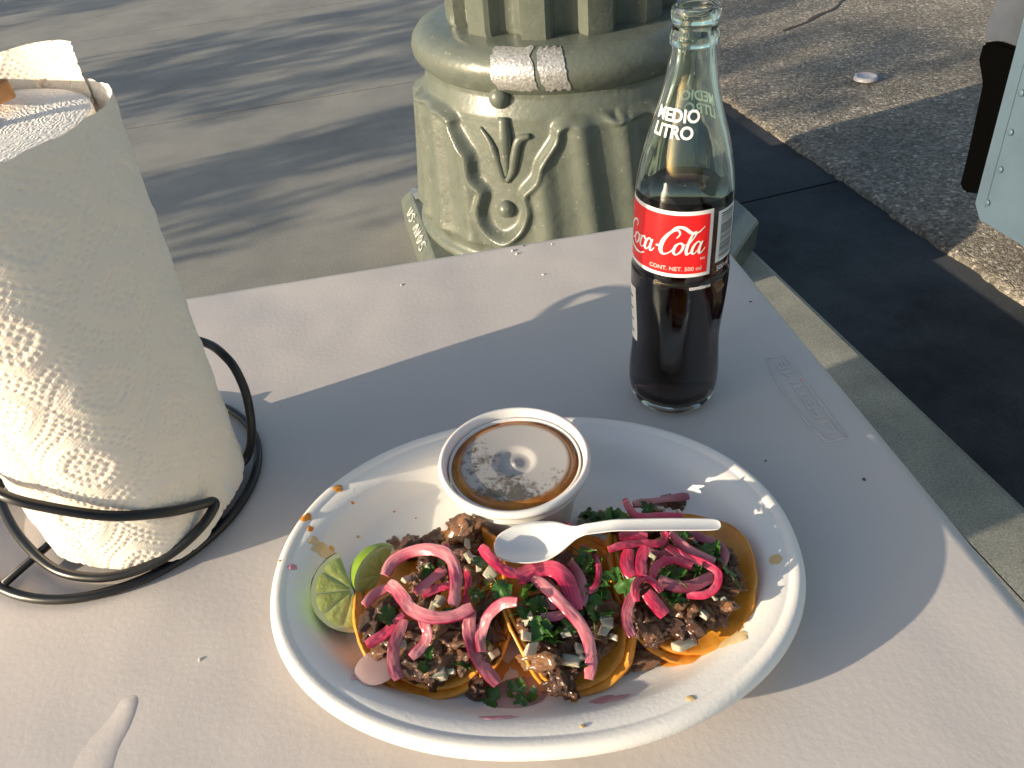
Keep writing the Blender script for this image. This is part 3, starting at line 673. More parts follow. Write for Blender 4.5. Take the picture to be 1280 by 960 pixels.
# ------------------------------------------------------------ sauce cup with lid
CC = (-0.0035, 0.3455); CB = TZ + 0.0055; CR = TZ + 0.0565
def cup():
    t = thing('sauce_cup', (CC[0], CC[1], CB), 'white lidded cup of orange brown salsa standing on the plate', 'cup')
    Vt, Ft = lathe(CC, [(0.0005, CB), (0.0335, CB), (0.0345, CB + .0012), (0.0405, CR - .014), (0.0412, CR - .010), (0.0418, CR - .004), (0.0405, CR - .004), (0.0395, CR - .012), (0.0330, CB + .003), (0.0005, CB + .003)], 96)
    mesh('cup_wall', Vt, Ft, M['cup'], t)
    M['salsa'] = mat('salsa', (0.85, 0.34, 0.03), 0.2, col2=(0.50, 0.16, 0.015), vscale=70, fac=(0.32, 0.62))
    Vt, Ft = lathe(CC, [(0.0003, CR - .0076), (0.036, CR - .0074), (0.0405, CR - .0068)], 64, True); sa = mesh('salsa', Vt, Ft, M['salsa'], t)
    M['herb'] = mat('herb_green', (0.15, 0.24, 0.012), 0.35, col2=(0.05, 0.10, 0.01), vscale=150)
    for (x, y, s, a) in ((628, 618, .009, .3), (600, 620, .005, 1), (568, 572, .0065, 1.3), (571, 585, .006, 2), (655, 610, .004, .5), (622, 632, .005, 2.2), (585, 612, .004, .2)):
        p = at(x, y, CR - .007); V = [(p.x + s * math.cos(a + q) * (1 if i % 2 else .45), p.y + s * math.sin(a + q) * (1 if i % 2 else .5), CR - .0069) for i, q in enumerate(np.linspace(0, 2 * PI, 8, endpoint=False))]
        mesh('herb_piece', V, [tuple(range(8))], M['herb'], sa)
    # lid: opaque rolled rim, clear centre fogged with condensation
    Vt, Ft = lathe(CC, [(0.0422, CR - .0125), (0.0442, CR - .0128), (0.0448, CR - .011), (0.0442, CR - .0095), (0.0450, CR - .006), (0.0475, CR - .0045), (0.0480, CR - .002), (0.0474, CR + .0002), (0.0458, CR + .0010), (0.0444, CR + .0004), (0.0434, CR - .002), (0.0428, CR - .0055)], 128)
    mesh('lid_rim', Vt, Ft, M['cup'], t)
    m = bpy.data.materials.new('fogged_lid'); m.use_nodes = True; nt = m.node_tree; N = nt.nodes; L = nt.links; N.remove(N['Principled BSDF'])
    out = N['Material Output']; tc = N.new('ShaderNodeTexCoord'); sep = N.new('ShaderNodeSeparateXYZ')
    n1 = N.new('ShaderNodeTexNoise'); n1.inputs['Scale'].default_value = 55; n1.inputs['Detail'].default_value = 6; n1.inputs['Roughness'].default_value = 0.75
    n2 = N.new('ShaderNodeTexNoise'); n2.inputs['Scale'].default_value = 260; n2.inputs['Detail'].default_value = 3
    ad = N.new('ShaderNodeMath'); ad.operation = 'ADD'; mu = N.new('ShaderNodeMath'); mu.operation = 'MULTIPLY'; mu.inputs[1].default_value = 0.35
    ln = N.new('ShaderNodeVectorMath'); ln.operation = 'LENGTH'; mr = N.new('ShaderNodeMapRange'); mr.inputs[1].default_value = 0.0325; mr.inputs[2].default_value = 0.0362; mr.inputs[3].default_value = 1; mr.inputs[4].default_value = 0
    r = ramp(N, [(0.50, (0.20,) * 3), (0.62, (0.82,) * 3)]); m2 = N.new('ShaderNodeMath'); m2.operation = 'MULTIPLY'
    # more fog towards +x, less at the near edge, as the droplets ran
    gx = N.new('ShaderNodeMath'); gx.operation = 'MULTIPLY_ADD'; gx.inputs[1].default_value = 2.6
    gy = N.new('ShaderNodeMath'); gy.operation = 'MULTIPLY_ADD'; gy.inputs[1].default_value = 4.2
    tr = N.new('ShaderNodeBsdfTransparent'); tr.inputs[0].default_value = (0.93, 0.92, 0.90, 1); gl = N.new('ShaderNodeBsdfGlossy'); gl.inputs['Roughness'].default_value = 0.06
    df = N.new('ShaderNodeBsdfPrincipled'); df.inputs['Base Color'].default_value = (0.56, 0.54, 0.52, 1); df.inputs['Roughness'].default_value = 0.3
    fr = N.new('ShaderNodeFresnel'); fr.inputs[0].default_value = 1.5; mxa = N.new('ShaderNodeMixShader'); mxb = N.new('ShaderNodeMixShader')
    L.new(tc.outputs['Object'], n1.inputs['Vector']); L.new(tc.outputs['Object'], n2.inputs['Vector']); L.new(tc.outputs['Object'], sep.inputs[0])
    cmb = N.new('ShaderNodeCombineXYZ'); L.new(sep.outputs[0], cmb.inputs[0]); L.new(sep.outputs[1], cmb.inputs[1]); L.new(cmb.outputs[0], ln.inputs[0]); L.new(ln.outputs['Value'], mr.inputs[0])
    L.new(n2.outputs['Fac'], mu.inputs[0]); L.new(n1.outputs['Fac'], ad.inputs[0]); L.new(mu.outputs[0], ad.inputs[1])
    L.new(sep.outputs[0], gx.inputs[0]); L.new(ad.outputs[0], gx.inputs[2]); L.new(sep.outputs[1], gy.inputs[0]); L.new(gx.outputs[0], gy.inputs[2])
    L.new(gy.outputs[0], r.inputs['Fac']); L.new(r.outputs[0], m2.inputs[0]); L.new(mr.outputs[0], m2.inputs[1])
    L.new(fr.outputs[0], mxa.inputs[0]); L.new(tr.outputs[0], mxa.inputs[1]); L.new(gl.outputs[0], mxa.inputs[2])
    L.new(m2.outputs[0], mxb.inputs[0]); L.new(mxa.outputs[0], mxb.inputs[1]); L.new(df.outputs[0], mxb.inputs[2])
    # film of salsa stuck in the channel round the lid
    of = N.new('ShaderNodeBsdfPrincipled'); of.inputs['Roughness'].default_value = 0.15
    orr = ramp(N, [(0.35, (0.42, 0.12, 0.012)), (0.65, (0.80, 0.33, 0.04))]); n3 = N.new('ShaderNodeTexNoise'); n3.inputs['Scale'].default_value = 45; n3.inputs['Detail'].default_value = 5
    L.new(tc.outputs['Object'], n3.inputs['Vector']); L.new(n3.outputs['Fac'], orr.inputs['Fac']); L.new(orr.outputs[0], of.inputs['Base Color'])
    inv = N.new('ShaderNodeMath'); inv.operation = 'SUBTRACT'; inv.inputs[0].default_value = 1; L.new(mr.outputs[0], inv.inputs[1])
    gxx = N.new('ShaderNodeMapRange'); gxx.inputs[1].default_value = 0.040; gxx.inputs[2].default_value = 0.012; gxx.inputs[3].default_value = 0.25; gxx.inputs[4].default_value = 0.8; L.new(sep.outputs[0], gxx.inputs[0])
    mf = N.new('ShaderNodeMath'); mf.operation = 'MULTIPLY'; L.new(inv.outputs[0], mf.inputs[0]); L.new(gxx.outputs[0], mf.inputs[1])
    mxc = N.new('ShaderNodeMixShader'); L.new(mf.outputs[0], mxc.inputs[0]); L.new(mxb.outputs[0], mxc.inputs[1]); L.new(of.outputs[0], mxc.inputs[2]); L.new(mxc.outputs[0], out.inputs[0])
    Vt, Ft = lathe(CC, [(0.0428, CR - .0055), (0.0405, CR - .0060), (0.0372, CR - .0058), (0.0362, CR - .0040), (0.0350, CR - .0034), (0.0338, CR - .0036), (0.0150, CR - .0036), (0.0125, CR - .0040), (0.0108, CR - .0060), (0.0090, CR - .0064), (0.0018, CR - .0064), (0.0016, CR - .0058), (0.0002, CR - .0056)], 96)
    mesh('clear_lid', Vt, Ft, m, t)
cup()

# ------------------------------------------------------------ plastic spoon
def spoon():
    A = at(617, 683, TZ + .0495); B = at(901, 655, TZ + .062)
    ax = (B - A).normalized(); L = (B - A).length; side = Vector((0, 0, 1)).cross(ax).normalized(); up = ax.cross(side)
    prof = [(0.0, .0006, 0.0), (.012, .0062, .0012), (.04, .0098, .0030), (.10, .0132, .0058), (.17, .0146, .0072), (.24, .0138, .0066), (.30, .0108, .0044), (.345, .0068, .0022), (.38, .0044, .0012), (.42, .0038, .0010), (.5, .0039, .0010), (.65, .0042, .0009), (.85, .0043, .0008), (.96, .0040, .0006), (.99, .0030, .0004), (1.0, .0010, 0)]
    lift = [(0, 0.0), (.1, .0010), (.24, .0010), (.34, .0035), (.42, .0072), (.55, .0082), (.8, .0040), (1, 0)]
    C = catmull([(s, w_, d) for s, w_, d in prof], 4); V = []; m = 13; nb = len(C)
    for sgn in (1, -1):
        for c in C:
            lf = float(np.interp(c.x, [q[0] for q in lift], [q[1] for q in lift]))
            for k in range(m):
                q = -1 + 2 * k / (m - 1)
                off = -c.z * (1 - q * q) + lf - (0 if sgn > 0 else 0.0011 if abs(q) < .99 else 0.0006)
                V.append(A + ax * (c.x * L) + side * (q * max(c.y, .0006)) + up * off)
    F = grid_faces(m, nb); o2 = nb * m
    F += [tuple(i + o2 for i in f[::-1]) for f in grid_faces(m, nb)]
    for v in range(nb - 1):
        for kk in (0, m - 1):
            a = v * m + kk; b = a + m; f = (a, b, b + o2, a + o2); F.append(f if kk else f[::-1])
    F.append(tuple(range(m)) + tuple(range(o2 + m - 1, o2 - 1, -1))); F.append(tuple(range((nb - 1) * m, nb * m))[::-1] + tuple(range(o2 + (nb - 1) * m, o2 + nb * m)))
    o = mesh('plastic_spoon', V, F, M['white_pp'], loc=tuple(A)); nfix(o)
    tag(o, 'white plastic spoon lying across the tacos below the cup', 'spoon')
spoon()

# ------------------------------------------------------------ glass bottle
BX = Vector((0.1244, 0.4585, TZ))
def lerp_prof(P, per=3):
    return [(p.x, p.y) for p in catmull([(a, b, 0) for a, b in P], per)]
def bottle():
    t = thing('glass_bottle', BX, 'half litre glass cola bottle with red label standing behind the plate', 'bottle')
    Z = lambda prof: [(r / 1000, TZ + z / 1000) for r, z in prof]
    out = [(0.5, 3.0), (18, 2.0), (23, 0.3), (26.5, 0.2), (29.5, 2.2), (31.6, 6), (32.9, 12), (33.4, 22), (33.1, 32), (32.3, 43), (31.6, 53), (31.3, 62), (31.6, 70), (32.2, 80), (32.9, 92), (33.4, 104), (33.5, 113), (33.3, 116.5), (32.7, 118.5), (32.5, 121), (32.4, 130), (32.2, 150), (31.9, 163), (31.4, 174), (30.6, 181), (29.0, 190), (26.6, 200), (23.7, 210.5), (20.6, 220.5), (17.8, 230.5), (15.5, 240.5), (14.0, 250.5), (13.1, 257.5), (12.9, 260)]
    outer = lerp_prof(out, 3)
    fin = [(12.9, 260.6), (13.9, 261.2), (14.3, 263.2), (14.3, 265.7), (13.8, 267.5), (13.1, 268.3), (12.6, 270.7), (12.7, 272.9), (13.6, 273.9), (14.0, 275.9), (13.9, 278.7), (13.0, 280.5), (11.8, 281.0), (10.6, 280.7), (9.9, 279.2)]
    inn = [(9.7, 276), (9.7, 261), (10.6, 250.5), (12.2, 240.5), (14.5, 230.5), (17.3, 220.5), (20.4, 210.5), (23.4, 200), (26.0, 190), (27.6, 181), (28.5, 174), (28.9, 163), (29.2, 150), (29.4, 130), (29.5, 121), (29.8, 113), (29.7, 104), (29.4, 92), (28.9, 80), (28.4, 70), (28.2, 62), (28.4, 53), (29.0, 43), (29.7, 32), (30.0, 22), (29.2, 12), (26.5, 8.5), (20, 7.5), (0.5, 8.5)]
    def mod(r, z, a):
        h = (z - TZ) * 1000
        w1 = max(0, 1 - abs(h - 72) / 40); w2 = max(0, 1 - abs(h - 190) / 20) * .7
        return r * (1 + 0.010 * math.cos(12 * a) * min(1, 1.6 * max(w1, w2))) if r > 0.02 else r
    M['glass'] = bpy.data.materials.new('green_tinted_glass'); M['glass'].use_nodes = True
    p = M['glass'].node_tree.nodes['Principled BSDF']; p.inputs['Base Color'].default_value = (0.87, 0.97, 0.92, 1); p.inputs['Roughness'].default_value = 0.02
    p.inputs['Transmission Weight'].default_value = 1.0; p.inputs['IOR'].default_value = 1.5
    full = outer + fin + inn
    Vt, Ft = lathe((BX.x, BX.y), Z(full), 96, mod=lambda r, z, a: mod(r, z, a))
    mesh('glass', Vt, Ft, M['glass'], t)
    m = bpy.data.materials.new('cola'); m.use_nodes = True; p = m.node_tree.nodes['Principled BSDF']
    p.inputs['Base Color'].default_value = (1, 1, 1, 1); p.inputs['Roughness'].default_value = 0.0; p.inputs['Transmission Weight'].default_value = 1; p.inputs['IOR'].default_value = 1.33
    va = m.node_tree.nodes.new('ShaderNodeVolumeAbsorption'); va.inputs[0].default_value = (0.42, 0.05, 0.01, 1); va.inputs[1].default_value = 105
    m.node_tree.links.new(va.outputs[0], m.node_tree.nodes['Material Output'].inputs['Volume'])
    liq = [(r, z) for r, z in inn[::-1] if z <= 165] + [(28.75, 173.5)]
    liq = [(r + 0.35 if 9 < z < 173 else r, z - .3 if z < 9 else z) for r, z in liq] + [(28.2, 173.0), (0.5, 172.8)]
    Vt, Ft = lathe((BX.x, BX.y), Z(liq), 96, mod=lambda r, z, a: mod(r, z, a)); mesh('cola', Vt, Ft, m, t)
    # ---- printing on the glass
    fa = math.atan2(CAM[1] - BX.y, CAM[0] - BX.x)                     # angle that faces the viewer
    def rad(z):
        h = (z) * 1000
        return float(np.interp(h, [q[1] for q in out[3:]], [q[0] for q in out[3:]])) / 1000
    def wrap(bm, a0, z0, eps, step=0.0012, flat_r=None, inside=False):
        xs = [v.co.x for v in bm.verts]; x = min(xs)
        while x < max(xs):
            bmesh.ops.bisect_plane(bm, geom=bm.verts[:] + bm.edges[:] + bm.faces[:], dist=1e-7, plane_co=(x, 0, 0), plane_no=(1, 0, 0)); x += step
        y = min(v.co.y for v in bm.verts)
        while y < max(v.co.y for v in bm.verts):
            bmesh.ops.bisect_plane(bm, geom=bm.verts[:] + bm.edges[:] + bm.faces[:], dist=1e-7, plane_co=(0, y, 0), plane_no=(0, 1, 0)); y += 0.004
        for v in bm.verts:
            z = z0 + v.co.y; r = rad(z); a = a0 + v.co.x / (flat_r or r)
            k = mod(r, TZ + z, a) + eps
            v.co = Vector((BX.x + k * math.cos(a), BX.y + k * math.sin(a), TZ + z))
        return bm
    def rect(x0, x1, y0, y1, sk=0.0):
        bm = bmesh.new(); vs = [bm.verts.new(c) for c in ((x0, y0, 0), (x1, y0, 0), (x1, y1, 0), (x0, y1, 0))]; bm.faces.new(vs); return bm
    def put(nm, bm, m, parent, eps, a0, z0, fr=0.0324): return from_bm(nm, wrap(bm, a0, z0, eps, flat_r=fr), m, parent)
    M['lab_red'] = mat('label_red', (0.82, 0.012, 0.014), 0.35); M['lab_white'] = mat('label_white', (0.84, 0.84, 0.82), 0.35); M['lab_black'] = mat('label_black', (0.02, 0.02, 0.02), 0.4)
    LA = fa + R(36)                                                   # right edge of the label
    zl0, zl1 = 0.1235, 0.1700; LW = 0.078
    lb = put('label_border', rect(-LW, 0, 0, zl1 - zl0), M['lab_white'], t, .00012, LA, zl0)
    put('label_field', rect(-LW + .0022, -.0024, .0026, zl1 - zl0 - .0026), M['lab_red'], lb, .00024, LA, zl0)
    # script lettering: strokes of a broad pen (x, y, width), x-height 1
    st = [[(1.62, 1.45, .06), (1.72, 1.78, .12), (1.45, 2.0, .14), (.98, 1.75, .20), (.62, 1.15, .30), (.58, .5, .28), (.85, .1, .16), (1.25, .2, .09), (1.55, .55, .06)],
          [(1.95, 1.0, .10), (1.66, .75, .20), (1.62, .25, .20), (1.88, .0, .10), (2.18, .3, .18), (2.22, .75, .18), (1.95, 1.0, .10), (2.3, .85, .06), (2.5, .95, .05)],
          [(2.98, .78, .14), (2.82, 1.0, .10), (2.56, .78, .20), (2.50, .25, .20), (2.76, .0, .10), (3.1, .35, .06)],
          [(3.62, .82, .10), (3.38, 1.0, .10), (3.14, .7, .20), (3.10, .2, .20), (3.3, .0, .10), (3.58, .4, .07), (3.72, 1.0, .10), (3.62, .5, .20), (3.68, .08, .18), (3.86, .05, .1), (4.02, .35, .05)],
          [(4.1, .62, .14), (4.42, .68, .14)],
          [(5.55, 1.35, .06), (5.72, 1.72, .12), (5.45, 2.05, .14), (4.95, 1.8, .22), (4.58, 1.1, .32), (4.56, .4, .30), (4.85, .0, .16), (5.3, .15, .09), (5.6, .6, .06)],
          [(4.95, 1.85, .10), (5.3, 2.25, .16), (5.9, 2.2, .22), (6.6, 1.75, .20), (7.1, 1.75, .12), (7.5, 2.15, .06)],
          [(5.95, 1.0, .10), (5.66, .75, .20), (5.62, .25, .20), (5.88, .0, .10), (6.18, .3, .18), (6.22, .75, .18), (5.95, 1.0, .10), (6.25, .85, .06), (6.45, .8, .05)],
          [(6.45, .5, .06), (6.75, 1.1, .08), (6.95, 1.65, .12), (6.82, 1.85, .08), (6.62, 1.4, .18), (6.55, .5, .22), (6.66, .03, .18), (6.85, .1, .10), (7.0, .35, .05)],
          [(7.52, .82, .10), (7.28, 1.0, .10), (7.04, .7, .20), (7.0, .2, .20), (7.2, .0, .10), (7.48, .4, .07), (7.62, 1.0, .10), (7.52, .5, .20), (7.58, .08, .18), (7.78, .05, .1), (7.98, .4, .05)],
          [(.85, .1, .12), (.5, -.25, .12), (.2, -.1, .1), (.35, .1, .08), (.9, -.15, .16), (1.9, -.5, .22), (2.7, -.55, .16), (3.2, -.35, .06)]]
    sc_ = 0.0083; x_off = -LW + 0.006; y_off = 0.0148
    for i, s in enumerate(st):
        C = catmull(s, 7); V = []; 
        for j, c in enumerate(C):
            d = C[min(j + 1, len(C) - 1)] - C[max(j - 1, 0)]; nn = Vector((-d.y, d.x, 0)).normalized()
            for q in (1, -1):
                x = c.x + nn.x * q * c.z * .54 + 0.22 * (c.y + nn.y * q * c.z * .54); y = c.y + nn.y * q * c.z * .54
                xx = x_off + x * sc_ ; yy = zl0 + y_off + y * sc_ * 1.02 + x * sc_ * 0.045
                r = rad(yy) + 0.00036 + i * 0.00003; a = LA + xx / 0.0324
                V.append((BX.x + r * math.cos(a), BX.y + r * math.sin(a), TZ + yy))
        mesh('script_stroke', V, [(2 * k, 2 * k + 1, 2 * k + 3, 2 * k + 2) for k in range(len(C) - 1)], M['lab_white'], lb)
    M['lab_pink'] = mat('label_small_print', (0.82, 0.55, 0.5), 0.4)
    put('small_print', text_bm('CONT. NET. 500 ml', 0.0041, .00006), M['lab_pink'], lb, .0004, LA - 0.0412 / .0324, zl0 + .0050)
    put('small_print', text_bm('MR', 0.0026, .00003), M['lab_pink'], lb, .0004, LA - 0.0078 / .0324, zl0 + .0125)
    # bar code block to the right of the label
    BA = fa + R(43)
    bc = put('barcode_patch', rect(0, .0195, 0, .0365), M['lab_white'], t, .00012, BA, .1300)
    y = .0022
    rb = random.Random(3); bmb = bmesh.new()
    while y < .034:
        h = rb.choice((.0004, .0006, .0010)); vs = [bmb.verts.new(c) for c in ((.0028, y, 0), (.0168, y, 0), (.0168, y + h, 0), (.0028, y + h, 0))]; bmb.faces.new(vs); y += h + rb.choice((.0005, .0007, .0009))
    put('barcode_lines', bmb, M['lab_black'], bc, .00026, BA, .1300)
    put('small_print', text_bm('500 ml', 0.0052, .0001), M['lab_white'], t, .0002, BA + .05, .1235)
    put('neck_print', text_bm('MEDIO', 0.0098, .00026), M['lab_white'], t, .0002, fa - R(66), .2215, .0206)
    put('neck_print', text_bm('LITRO', 0.0098, .00026), M['lab_white'], t, .0002, fa - R(62), .2125, .0222)
    put('neck_print', text_bm('MEDIO', 0.0098, .00026), M['lab_white'], t, .0002, fa + R(118), .2215, .0206)
    put('neck_print', text_bm('LITRO', 0.0098, .00026), M['lab_white'], t, .0002, fa + R(122), .2125, .0222)
    nl = put('nutrition_label', rect(-.014, 0, 0, .046), M['lab_white'], t, .00015, fa - R(60), .0580)
    for k in range(4):
        put('printed_box', rect(-.0105, -.0045, .006 + k * .010, .0075 + k * .010), M['lab_black'], nl, .0003, fa - R(60), .0580)
    put('small_print', text_bm('contiene', 0.0042, .0001), M['lab_white'], t, .0002, fa + R(12), .1140)
bottle()
# ------------------------------------------------------------ tacos
M['tortilla'] = mat('corn_tortilla', (0.86, 0.41, 0.055), 0.4, col2=(0.60, 0.18, 0.010), detail=7, vscale=55, bump=0.4, bscale=120, bdist=0.0012, fac=(0.3, 0.7), Subsurface_Weight=0.15, Subsurface_Scale=0.003)
PLACE = ['the taco next to the lime wedges', 'the middle taco under the spoon bowl', 'the taco under the spoon handle']
class Taco: pass
TACOS = []
def taco(i, px, py, Rr, th, tilt, axis_deg, label):
    o = Taco(); c = at(px, py, TZ + .008); o.c = Vector((c.x, c.y, 0)); o.R = Rr; o.th = th; o.tilt = tilt; o.rho = Rr / th
    o.b = Vector((math.cos(R(axis_deg)), math.sin(R(axis_deg)), 0)); o.a = Vector((o.b.y, -o.b.x, 0)); o.z0 = TZ + 0.0056
    e = thing('taco', (c.x, c.y, o.z0), label, 'taco', 'tacos on the plate')
    for lay in range(2):
        nr, na = 16, 72; V = []
        for side in (0, 1):
            for j in range(nr):
                for k in range(na):
                    s = (j + 0.001) / (nr - 1); q = 2 * PI * k / na + lay * .4
                    rr = Rr * (1 - 0.03 * lay) * s * (1 + 0.05 * noise.noise(Vector((math.cos(q) * 1.5, math.sin(q) * 1.5, i + lay * 9))) + .022 * noise.noise(Vector((math.cos(q) * 5, math.sin(q) * 5, i + lay))))
                    a = rr * math.cos(q) + (0.003 if lay else 0) * (1 if i != 1 else -1); b = rr * math.sin(q) + (0.002 if lay else 0)
                    ph = a / o.rho + tilt; h = 0.0004 + lay * 0.0024 + (0.0019 if side else 0)
                    h += (0.0022 * noise.noise(Vector((a * 45, b * 45, i + .5))) + 0.0014 * noise.noise(Vector((a * 110, b * 110, i + .5 + lay)))) * s
                    rad = o.rho - h
                    x = rad * math.sin(ph); z = o.rho - rad * math.cos(ph)
                    p = o.c + o.a * x + o.b * b; V.append((p.x, p.y, o.z0 + z + 0.010 * max(0, abs(b) / Rr - .6) ** 2))
        F = [f[::-1] for f in grid_faces(na, nr, True)]; m_ = nr * na
        F += [tuple(v + m_ for v in f[::-1]) for f in F[:len(F)]]
        for k in range(na):
            a_ = (nr - 1) * na + k; b_ = (nr - 1) * na + (k + 1) % na; F.append((a_, b_, b_ + m_, a_ + m_))
        t_ = mesh('tortilla', V, F, M['tortilla'], e); nfix(t_)
    TACOS.append(o); return o
taco(0, 538, 768, 0.0555, 1.0, 0.14, 97, 'open taco with browned meat and pickled onion next to the lime wedges')
taco(1, 706, 767, 0.0520, 1.42, 0.0, 100, 'narrow folded taco full of cilantro in the middle of the plate')
taco(2, 858, 730, 0.0525, 1.0, -0.15, 84, 'open taco heaped with bright pink onion under the spoon handle')
def mound(p):
    """height of the filled tacos (or the plate) at a world point"""
    best = plate_z(p)
    for o in TACOS:
        d = Vector((p.x, p.y, 0)) - o.c; x = d.dot(o.a); b = d.dot(o.b)
        s = x / o.rho
        if abs(s) > 0.98 or abs(b) > o.R: continue
        ph = math.asin(s); aa = (ph - o.tilt) * o.rho; q = (aa / o.R) ** 2 + (b / o.R) ** 2
        if q > 1: continue
        sh = o.rho * (1 - math.cos(ph)) + 0.0045; fill = 0.024 * (1 - q) ** 0.8
        best = max(best, o.z0 + max(sh, min(sh + fill, 0.036 + 0.4 * sh)))
    return best
def rest(px, py, dz):
    p = at(px, py, TZ + .03)
    for _ in range(10): 
        q = at(px, py, mound(p) + dz); p = p.lerp(q, 0.6)
    return p
def z2(x, y): return (420 + x / 3.692, 640 + y / 3.692)
def z3(x, y): return (580 + x / 3.692, 640 + y / 3.692)
def z4(x, y): return (720 + x / 3.692, 600 + y / 3.692)
def which(px): return 0 if px < 637 else (1 if px < 777 else 2)

# ---- meat
def meat_mat():
    m = mat('grilled_meat', (0.2, 0.09, 0.04), 0.34, Coat_Weight=0.5, Coat_Roughness=0.2); nt = m.node_tree; N = nt.nodes; L = nt.links; p = N['Principled BSDF']; tc = N.new('ShaderNodeTexCoord')
    n = N.new('ShaderNodeTexNoise'); n.inputs['Scale'].default_value = 130; n.inputs['Detail'].default_value = 6; oi = N.new('ShaderNodeObjectInfo')
    r = ramp(N, [(0.28, (0.035, 0.011, 0.005)), (0.48, (0.14, 0.05, 0.021)), (0.60, (0.27, 0.12, 0.05)), (0.74, (0.46, 0.26, 0.12))])
    ad = N.new('ShaderNodeMath'); ad.operation = 'MULTIPLY_ADD'; ad.inputs[1].default_value = 0.22; su = N.new('ShaderNodeMath'); su.operation = 'SUBTRACT'; su.inputs[1].default_value = 0.10
    b = N.new('ShaderNodeBump'); b.inputs['Strength'].default_value = 0.7; b.inputs['Distance'].default_value = 0.0012
    L.new(tc.outputs['Object'], n.inputs['Vector']); L.new(oi.outputs['Random'], ad.inputs[0]); L.new(n.outputs['Fac'], ad.inputs[2]); L.new(ad.outputs[0], su.inputs[0]); L.new(su.outputs[0], r.inputs['Fac'])
    L.new(r.outputs[0], p.inputs['Base Color']); L.new(n.outputs['Fac'], b.inputs['Height']); L.new(b.outputs['Normal'], p.inputs['Normal']); return m
M['meat'] = meat_mat()
def blob(seed, sx, sy, sz, rough=0.6, sub=4):
    bm = bmesh.new(); bmesh.ops.create_icosphere(bm, subdivisions=sub, radius=1.0)
    for v in bm.verts:
        c = v.co.copy(); k = 1 + rough * noise.noise(c * 1.5 + Vector((seed * 7.1, 0, 0))) + rough * .5 * noise.noise(c * 3.6 + Vector((0, seed * 3.3, 0))) + rough * .36 * noise.noise(c * 7 + Vector((0, 0, seed)))
        v.co = Vector((c.x * sx, c.y * sy, c.z * sz)) * k
    me = bpy.data.meshes.new('meat_chunk'); bm.to_mesh(me); bm.free(); me.polygons.foreach_set('use_smooth', [True] * len(me.polygons)); me.materials.append(M['meat']); return me
MEAT = [blob(i, *s) for i, s in enumerate(((1.25, .8, .65), (1.0, .85, .7), (1.5, .65, .6), (1.1, .95, .6), (1.35, .7, .75), (.95, .8, .8)))]
def inst(name, me, p, size, rot, label, cat, group):
    o = bpy.data.objects.new(name, me); scene.collection.objects.link(o); o.location = p; o.scale = (size,) * 3 if not isinstance(size, tuple) else size; o.rotation_euler = rot
    return tag(o, label, cat, group)
def put_meat(px, py, size, dz, rot=None, label=None, group=None):
    i = which(px); p = rest(px, py, dz)
    inst('meat_chunk', rng.choice(MEAT), p, size, rot or (rng.uniform(-.5, .5), rng.uniform(-.5, .5), rng.uniform(0, 6.3)), label or 'browned chunk of grilled meat in ' + PLACE[i], 'meat', group or 'meat in ' + PLACE[i])
for f, L_ in ((z2, ((590, 75, 9), (625, 115, 8), (500, 530, 10), (545, 590, 8), (470, 620, 8), (340, 640, 8.5), (370, 715, 9), (510, 690, 9), (265, 150, 7.5), (350, 165, 9), (460, 150, 8), (540, 175, 7), (430, 230, 8), (180, 510, 8), (330, 560, 8), (420, 420, 8), (700, 560, 8), (690, 450, 8), (560, 300, 8), (450, 740, 8), (640, 300, 8), (610, 190, 8), (230, 460, 8), (580, 660, 8), (560, 500, 7.5), (395, 340, 8), (215, 620, 7), (705, 630, 7))),
              (z3, ((370, 600, 8.5), (355, 680, 8.5), (425, 735, 8), (450, 785, 7), (480, 825, 4.5), (620, 560, 8.5), (480, 560, 8), (610, 520, 7), (560, 620, 8), (320, 440, 8), (440, 640, 8), (520, 420, 8), (640, 440, 8), (400, 300, 8), (560, 300, 8), (480, 250, 8), (640, 620, 7), (300, 540, 7.5), (430, 480, 7))),
              (z4, ((330, 630, 8.5), (350, 690, 8), (400, 705, 7), (440, 675, 9), (500, 655, 9), (525, 580, 7.5), (460, 590, 8), (450, 120, 7.5), (490, 125, 6), (390, 140, 7), (640, 560, 7.5), (590, 590, 7), (270, 640, 7), (590, 440, 8), (500, 420, 8), (400, 400, 8), (300, 340, 8), (480, 280, 8), (330, 230, 8), (570, 310, 8), (680, 450, 7), (640, 340, 8), (420, 340, 8), (260, 240, 8), (180, 200, 8), (120, 180, 8), (330, 500, 8), (430, 540, 8), (690, 500, 7), (670, 580, 6.5), (610, 640, 6), (720, 440, 6), (560, 680, 6), (650, 620, 5.5), (700, 370, 6.5), (610, 520, 8)))):
    for x, y, s in L_: put_meat(*f(x, y), s / 1000, -0.003)
put_meat(*z2(600, 85), .0085, .008, (.3, -.9, .6), 'dark upright chunk of grilled meat leaning against the salsa cup', 'loose meat pieces')
put_meat(*z4(295, 832), .0088, .004, (0, 0, .2), 'single brown meat piece fallen on the plate rim side of the tacos', 'loose meat pieces')
put_meat(*z2(655, 818), .0070, .003, None, 'small brown meat bit beside the cilantro leaf on the plate', 'loose meat pieces')

